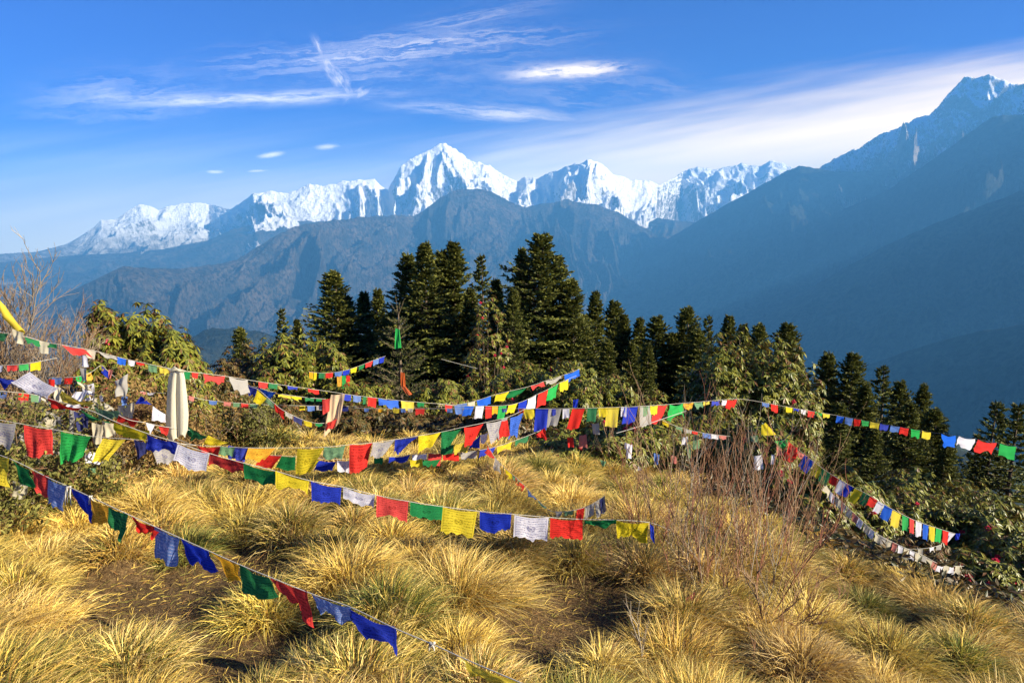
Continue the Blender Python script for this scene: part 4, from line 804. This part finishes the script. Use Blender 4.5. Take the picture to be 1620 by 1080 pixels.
# upper left string to the white scarf and on
s10 = String('prayer_flag_string', 'upper string from the left edge past the knot of the white scarf to the middle', [(-30, 520, 5.4), (38, 532, 5.4), (66, 540, 5.5), (95, 545, 5.5), (150, 555, 5.6), (200, 568, 5.7), (270, 583, 5.8), (300, 588, 6.0), (350, 594, 6.4), (420, 605, 7.0), (520, 619, 7.6), (560, 625, 7.8), (640, 634, 8.2), (715, 640, 8.6)])
s10.row([(-25, 15, 'green', 10), (38, 64, 'green', 10, 4), (62, 80, 'cream', 18, 0), (70, 90, 'green', 8), (95, 135, 'red', 13, 14), (136, 153, 'cream', 12), (155, 185, 'grey', 7, 6), (186, 200, 'bright blue', 11), (202, 214, 'white', 9), (216, 230, 'red', 5), (233, 250, 'faded green', 12), (251, 268, 'yellow', 11), (290, 301, 'green', 13), (303, 314, 'red', 9), (319, 356, 'red', 14, 4), (362, 392, 'grey', 22, 6), (408, 424, 'red', 10), (425, 440, 'green', 8), (455, 472, 'blue', 5), (486, 505, 'red', 6), (540, 557, 'blue', 10), (558, 573, 'light blue', 11), (574, 580, 'green', 13), (581, 596, 'red', 15), (596, 632, 'bright blue', 12, 2), (632, 658, 'yellow', 13), (660, 672, 'green', 7)], n=7)
s10b = String('prayer_flag_string', 'thin faded string level behind the white scarf', [(285, 622, 7.2), (330, 633, 7.4), (420, 640, 7.6), (520, 642, 7.9), (575, 643, 8.0)])
s10b.row([(298, 308, 'pink', 7), (330, 345, 'light blue', 6), (354, 367, 'pink', 7), (368, 380, 'faded green', 8), (381, 394, 'red', 8), (395, 408, 'faded green', 7), (474, 484, 'yellow', 8), (485, 498, 'light blue', 9), (500, 510, 'grey', 7), (540, 552, 'navy', 8)], n=4)
s15 = String('prayer_flag_string', 'short string of blue, yellow, green and red flags drooping left of the cream scarf', [(358, 602, 7.0), (398, 612, 6.9), (411, 618, 6.9), (434, 638, 6.9), (450, 650, 6.9), (480, 664, 7.0), (500, 669, 7.0), (513, 669, 7.1)])
s15.quad('blue', (392, 608), (412, 613), (408, 628), (394, 625), n=6); s15.quad('bright blue', (411, 615), (437, 620), (426, 632), (419, 630), n=6); s15.quad('yellow', (407, 616), (422, 630), (411, 641), (401, 636), n=6); s15.row([(418, 434, 'faded green', 10), (434, 450, 'red', 12), (450, 464, 'grey', 7), (464, 480, 'navy', 9), (480, 495, 'yellow', 9), (498, 511, 'green', 6)], n=5)
s15b = String('prayer_flag_string', 'thin yellow-green string running right from the knot of blue flags', [(405, 612, 7.2), (440, 622, 7.3), (480, 628, 7.5), (515, 631, 7.7)])
s15b.row([(438, 460, 'yellow', 5), (460, 478, 'yellow', 5), (482, 498, 'green', 6), (500, 510, 'green', 5)], n=4)
s11 = String('prayer_flag_string', 'short string of red, green and yellow flags at the left edge below the yellow scarf', [(-20, 580, 6.0), (0, 578, 6.0), (35, 576, 6.0), (70, 570, 6.1), (90, 566, 6.2)])
s11.row([(-8, 5, 'white', 11), (11, 28, 'red', 10), (29, 45, 'bright green', 11), (48, 66, 'yellow', 13)], n=6)
s13 = String('prayer_flag_string', 'string of mixed small flags going down behind the white scarf from the left rhododendrons', [(80, 597, 6.8), (120, 596, 6.8), (145, 588, 6.9), (160, 578, 7.0), (172, 588, 7.0), (200, 612, 7.0), (215, 618, 7.1), (235, 620, 7.2), (262, 622, 7.2)])
s13.row([(82, 100, 'light blue', 12), (101, 117, 'red', 12), (119, 132, 'bright green', 13, 4), (132, 145, 'amber', 11, 4), (160, 174, 'blue', 11), (182, 200, 'red', 6), (192, 208, 'bright green', 12), (214, 232, 'pink', 6), (232, 245, 'white', 6)], n=6)
s13b = String('prayer_flag_string', 'small string of blue and red flags near the left edge under the printed white flag', [(-25, 615, 5.6), (0, 618, 5.6), (40, 622, 5.7), (65, 626, 5.8)])
s13b.row([(-20, 15, 'light blue', 12), (28, 47, 'red', 11), (48, 62, 'faded green', 12)], n=5)
s14 = String('prayer_flag_string', 'string crossing left of the white scarf with red and lavender flags', [(170, 640, 5.4), (186, 655, 5.4), (205, 664, 5.4), (228, 668, 5.5), (262, 675, 5.6), (300, 680, 5.8)])
s14.quad('red', (187, 655), (220, 664), (212, 674), (185, 668), n=7, rip=.1); s14.quad('white', (242, 642), (262, 655), (262, 668), (240, 664), n=7); s14.quad('white', (231, 668), (245, 672), (238, 686), (234, 678), n=6); s14.quad('red', (250, 672), (268, 676), (264, 688), (256, 686), n=6)
s16 = String('prayer_flag_string', 'short string of flags tied across the young fir', [(488, 588, 10.4), (515, 590, 10.5), (545, 586, 10.6), (570, 578, 10.8), (590, 570, 11.0), (610, 563, 11.2)])
s16.row([(489, 495, 'amber', 10), (496, 502, 'yellow', 13), (504, 514, 'green', 9), (515, 528, 'red', 9), (529, 542, 'light blue', 8), (542, 554, 'blue', 8), (554, 566, 'yellow', 8), (567, 577, 'green', 7), (578, 590, 'red', 9), (590, 600, 'light blue', 9), (600, 609, 'blue', 9)], n=5)
s16.quad('amber', (533, 595), (541, 594), (540, 611), (534, 612), n=5); s16.quad('bright green', (541, 594), (547, 594), (546, 615), (542, 615), n=5); s16.quad('red', (548, 594), (554, 594), (553, 610), (548, 609), n=5)
s17 = String('prayer_flag_string', 'loose string of small faded flags lying over the grass in the middle right', [(770, 700, 7.0), (782, 722, 6.6), (800, 741, 6.3), (822, 760, 6.0), (845, 785, 5.7), (872, 808, 5.4), (900, 808, 5.3), (930, 800, 5.3), (957, 784, 5.3)])
s17.row([(771, 778, 'red', 14), (779, 795, 'grey', 16, -2), (800, 812, 'yellow', 8), (812, 822, 'faded green', 7), (816, 830, 'red', 10), (833, 848, 'light blue', 5), (852, 866, 'faded green', 5), (878, 890, 'grey', 8), (893, 908, 'faded green', 8), (912, 926, 'red', 20), (925, 942, 'grey', 22), (940, 957, 'grey', 26, 3), (948, 957, 'navy', 24, 2)], n=5, rip=.1)
s18 = String('prayer_flag_string', 'faded string in front of the rhododendron above the bare twigs', [(1030, 655, 8.2), (1055, 668, 8.2), (1080, 677, 8.3), (1110, 684, 8.4), (1155, 690, 8.6)])
s18.row([(1048, 1060, 'yellow', 6), (1068, 1080, 'faded green', 5), (1082, 1095, 'grey', 6), (1095, 1105, 'red', 5), (1110, 1125, 'light blue', 8), (1125, 1138, 'white', 7), (1138, 1150, 'pink', 6)], n=4)
# plain cords
for lab, c_ in (('bare white cord crossing the dark gap between the firs', [(698, 568, 13), (725, 575, 13), (755, 583, 13)]), ('bare white cord running left from the red flag over the rag-hung bush', [(975, 685, 7.5), (1020, 672, 7.6), (1085, 650, 8)])):
    pts_ = [at(*q) for q in c_]; V, Fc = tube(np.array(pts_), .004, 4); tag(obj('spare_rope', meshdata('spare_rope', V, [Fc], M_cord)), lab, 'cord')

# single cloths
def cloth(name, c4, D, cn, lab, cat='cloth', grp=None, n=10, rip=.08, sw=0.0, printed=False):
    seedc[0] += 1; P, Fq, uv = patch([at(*c4[0], D), at(*c4[1], D), at(*c4[2], D + sw), at(*c4[3], D + sw)], n, rip, seedc[0], .02); o0 = at(*c4[0], D)
    o = obj(name, meshdata(name, P - o0, [Fq], cloth_mat(cn, printed), uv=uv, smooth=True), None, tuple(o0)); tag(o, lab, cat, grp); return o
def scarf(D, lab, cn='cream'):
    """a long scarf doubled over the cord: two hanging tails with a deep fold between them"""
    top = at(281, 585, D); e = empty('hanging_scarf', tuple(top)); tag(e, lab, 'scarf')
    def tail(rows, bul, ph, back=0.0, name='scarf_tail'):
        rows = np.array(rows, float); k, n_ = 30, 22; V = []; uv = []
        for i in range(k + 1):
            t = i / k; v = np.interp(t, np.linspace(0, 1, len(rows)), rows[:, 0]); xl = np.interp(t, np.linspace(0, 1, len(rows)), rows[:, 1]); xr = np.interp(t, np.linspace(0, 1, len(rows)), rows[:, 2])
            for j in range(n_ + 1):
                q = j / n_; wv = .007 * math.sin(q * 5.5 + ph + 1.5 * t) * (1.3 - t) + .0012 * math.sin(q * 19 + 2 * ph + 2 * t)
                V.append(at(xl + (xr - xl) * q, v + (3.5 * math.sin(q * 5 + ph) if t > .97 else 0), D + back - bul * math.sin(math.pi * q) ** .7 * (.35 + .65 * t) + wv)); uv.append((q, t))
        i = np.arange(k)[:, None] * (n_ + 1) + np.arange(n_)[None]; Fq = np.stack([i, i + 1, i + n_ + 2, i + n_ + 1], -1).reshape(-1, 4)
        obj(name, meshdata(name, np.array(V) - top, [Fq], cloth_mat(cn, False), uv=uv, smooth=True), e)
    tail([(586, 270, 279.5), (600, 266, 279), (625, 264, 278), (655, 263, 279), (685, 262.5, 281), (696, 267, 282)], .035, .4)
    tail([(586, 279, 290), (600, 280, 293), (625, 279, 296), (655, 279, 298.5), (680, 280, 297), (690, 281, 293)], .05, 2.1, .012)
    tail([(586, 271, 289), (620, 267, 294), (660, 266, 296), (686, 270, 293)], -.02, 1.0, .05)
    B = MB()
    for q in range(3):
        p = [at(265 + q, 583 + q * 1.5, D), at(272 + q * 2, 587 - q * 3, D - .02), at(281 + q, 584 + q, D - .03), at(294 - q * 2, 587 + q, D)]; Vt, Ft = tube(np.array(p) - top, [.004, .011, .010, .004], 7); B.add(Vt, Ft)
    obj('scarf_knot', B.data('scarf_knot', cloth_mat(cn, False), True), e)
COL['peach'] = (.66, .46, .28)
COL['cream scarf'] = (.60, .55, .42)
scarf(5.7, 'long cream-white scarf hanging folded in half from the upper string', 'cream scarf')
cloth('hanging_scarf', [(524, 624), (546, 622), (538, 668), (513, 690)], 7.5, 'peach', 'peach and cream scarf blown left, hanging in front of the dark shrubs', 'scarf', n=20, rip=.2)
cloth('red_cloth', [(518, 668), (533, 662), (529, 676), (514, 680)], 7.42, 'red', 'dull red square on the lower end of the peach scarf', rip=.1)
cloth('red_cloth', [(510, 632), (522, 630), (521, 651), (511, 655)], 7.45, 'red', 'faded red cloth tied beside the cream scarf')
V, Fc = tube(np.array([at(-14, 468, 5.5), at(3, 486, 5.5), at(12, 502, 5.5), at(24, 514, 5.45), at(34, 526, 5.4)]), [.03, .026, .03, .024, .03], 7)
seedc[0] += 1; uvq = np.stack([V[:, 0], V[:, 2]], -1); o = obj('yellow_scarf', meshdata('yellow_scarf', V + np.random.default_rng(2).normal(0, .003, V.shape), [Fc], cloth_mat('yellow', False), uv=uvq, smooth=True)); tag(o, 'twisted yellow scarf pulled tight up to the left edge from the upper string', 'scarf')
cloth('tied_cloth', [(20, 520), (38, 526), (36, 545), (18, 536)], 5.35, 'cream', 'pale cloth bunched at the lower end of the twisted yellow scarf', rip=.15)
cloth('green_cloth', [(626, 519), (632, 521), (635, 550), (624, 552)], 11.2, 'bright green', 'bright green cloth tied near the tip of the young fir', rip=.2)
cloth('orange_cloth', [(634, 588), (640, 590), (642, 612), (634, 610)], 10.6, 'orange', 'upper half of the orange cloth strip on the young fir', rip=.1)
cloth('orange_cloth', [(634, 610), (642, 611), (652, 624), (644, 625)], 10.6, 'orange', 'lower bent half of the orange cloth strip on the young fir', rip=.1)
cloth('blue_cloth', [(224, 626), (240, 640), (220, 636), (207, 645)], 6.2, 'blue', 'deep blue star-shaped cloth flapping left of the white scarf', rip=.15)
cloth('yellow_cloth', [(1205, 672), (1211, 668), (1229, 688), (1204, 688)], 7.4, 'yellow', 'yellow cloth crumpled above the green one at the head of the right string', rip=.15)
cloth('green_cloth', [(1225, 697), (1245, 695), (1243, 708), (1232, 709)], 7.3, 'bright green', 'green cloth between the yellow cloth and the red bundle', rip=.2)
for i, (c4, lab) in enumerate([([(1247, 698), (1262, 708), (1258, 722), (1243, 715)], 'upper piece of the red cloth bundle at the head of the right string'), ([(1243, 715), (1266, 716), (1256, 732), (1238, 728)], 'lower piece of the red cloth bundle at the head of the right string')]): cloth('red_cloth', c4, 7.25, 'red', lab, rip=.25)
cloth('white_cloth', [(1262, 712), (1280, 722), (1272, 726), (1262, 724)], 7.2, 'pink', 'pale pink pointed cloth right of the red bundle', rip=.1)
cloth('blue_cloth', [(1512, 843), (1519, 843), (1518, 853), (1511, 853)], 7.1, 'blue', 'blue knotted cloth at the end of the bright right string', rip=.2)
cloth('red_cloth', [(846, 688), (862, 676), (865, 695), (850, 690)], 7.3, 'red', 'red pointed cloth under the big blue flag of the middle cluster', rip=.15)
cloth('blue_cloth', [(907, 632), (915, 631), (913, 645), (906, 644)], 8.5, 'blue', 'small blue cloth caught on the rounded rhododendron', rip=.15)
cloth('red_cloth', [(1086, 945), (1100, 935), (1098, 950), (1082, 955)], 3.9, 'pink', 'faded pink rag caught low in the bare twigs', rip=.2)
cloth('blue_cloth', [(1094, 955), (1101, 958), (1099, 988), (1093, 990)], 3.9, 'light blue', 'pale blue strip hanging low in the bare twigs', rip=.2)
# pale scarves draped through the bramble on the left
SC = [([(65, 645), (90, 655), (100, 700), (64, 690)], 5.9, 'upper part of the torn cream scarf behind the red flag'), ([(85, 655), (97, 660), (98, 720), (82, 722)], 5.8, 'middle fold of the torn cream scarf between red and green flags'), ([(60, 722), (86, 712), (70, 745), (42, 738)], 5.6, 'cream scarf end trailing down left below the red flag'),
      ([(128, 610), (148, 606), (150, 634), (134, 632)], 6.4, 'white cloth square caught in the bramble above the green string'), ([(146, 668), (168, 672), (158, 712), (146, 700)], 6.0, 'torn cream scarf right of the green printed flag'), ([(110, 645), (118, 648), (117, 690), (109, 690)], 6.0, 'narrow cream strip hanging behind the green printed flag'),
      ([(160, 665), (182, 670), (182, 690), (165, 690)], 6.0, 'ragged white cloth above the yellow flag on the left'), ([(40, 738), (66, 742), (74, 760), (52, 752)], 5.5, 'grey-white rag where the nearest string leaves the bramble'), ([(20, 760), (45, 765), (40, 790), (12, 785)], 5.0, 'yellowish rag at the left edge below the nearest string')]
for i, (c4, D, lab) in enumerate(SC): cloth('torn_scarf', c4, D, ('cream', 'grey', 'cream', 'white')[i % 4], lab, 'scarf', 'torn pale scarves in the left brambles', rip=.14)
cloth('lavender_cloth', [(117, 650), (142, 655), (140, 676), (124, 682)], 5.7, 'navy', 'sheer dark cloth in front of the bramble above the green flag', rip=.12)
rr_ = random.Random(5)
for i in range(16):
    u = rr_.uniform(-5, 215); v = rr_.uniform(600, 745); h = rr_.uniform(12, 30); w = rr_.uniform(14, 34); b_ = rr_.uniform(-16, 16)
    cloth('torn_scarf', [(u, v), (u + w, v + rr_.uniform(-12, 14)), (u + w * .7 + b_, v + h), (u + b_, v + h * .9)], rr_.uniform(5.3, 6.1), rr_.choice(['cream', 'grey', 'cream', 'white', 'faded green', 'cream']), 'ragged pale scarf draped over the dry brambles between the coloured flags at the left', 'scarf', 'ragged scarves draped over the left brambles', n=12, rip=.30)
for i in range(26):
    u = rr_.uniform(885, 1240) if i < 18 else rr_.uniform(20, 220); v = rr_.uniform(668, 745) if i < 18 else rr_.uniform(560, 640); h = rr_.uniform(8, 22); w = rr_.uniform(5, 12); cn = rr_.choice(['cream', 'grey', 'pink', 'faded green', 'white', 'light blue', 'red'])
    cloth('cloth_rag', [(u, v), (u + w, v + rr_.uniform(-3, 3)), (u + w + rr_.uniform(-5, 3), v + h), (u + rr_.uniform(-4, 4), v + h)], rr_.uniform(8.0, 8.5) if i < 18 else 6.2, cn,
          'small faded rag caught on a leafy shoot of the rhododendrons behind the bare twigs' if i < 18 else 'small faded rag caught in the dry left brambles', 'rag', 'faded rags on the rhododendrons' if i < 18 else 'faded rags in the left brambles', n=5, rip=.2)

# haze
hv, hb, hout = new_mat('haze')
pv = hb.node('ShaderNodeVolumePrincipled'); pv.inputs['Color'].default_value = (.115, .42, .92, 1); pv.inputs['Density'].default_value = 4.8e-5
pv.inputs['Anisotropy'].default_value = 0.0
hb.l.new(pv.outputs[0], hout.inputs['Volume'])
s_, zb, zt = 35000, -2150, 4250
HV = [(x, y, z) for z in (zb, zt) for x, y in ((-s_, -s_), (s_, -s_), (s_, s_), (-s_, s_))]
ho = obj('haze', meshdata('haze', HV, [[(3, 2, 1, 0), (4, 5, 6, 7), (0, 1, 5, 4), (1, 2, 6, 5), (2, 3, 7, 6), (3, 0, 4, 7)]], hv)); tag(ho, kind='stuff')
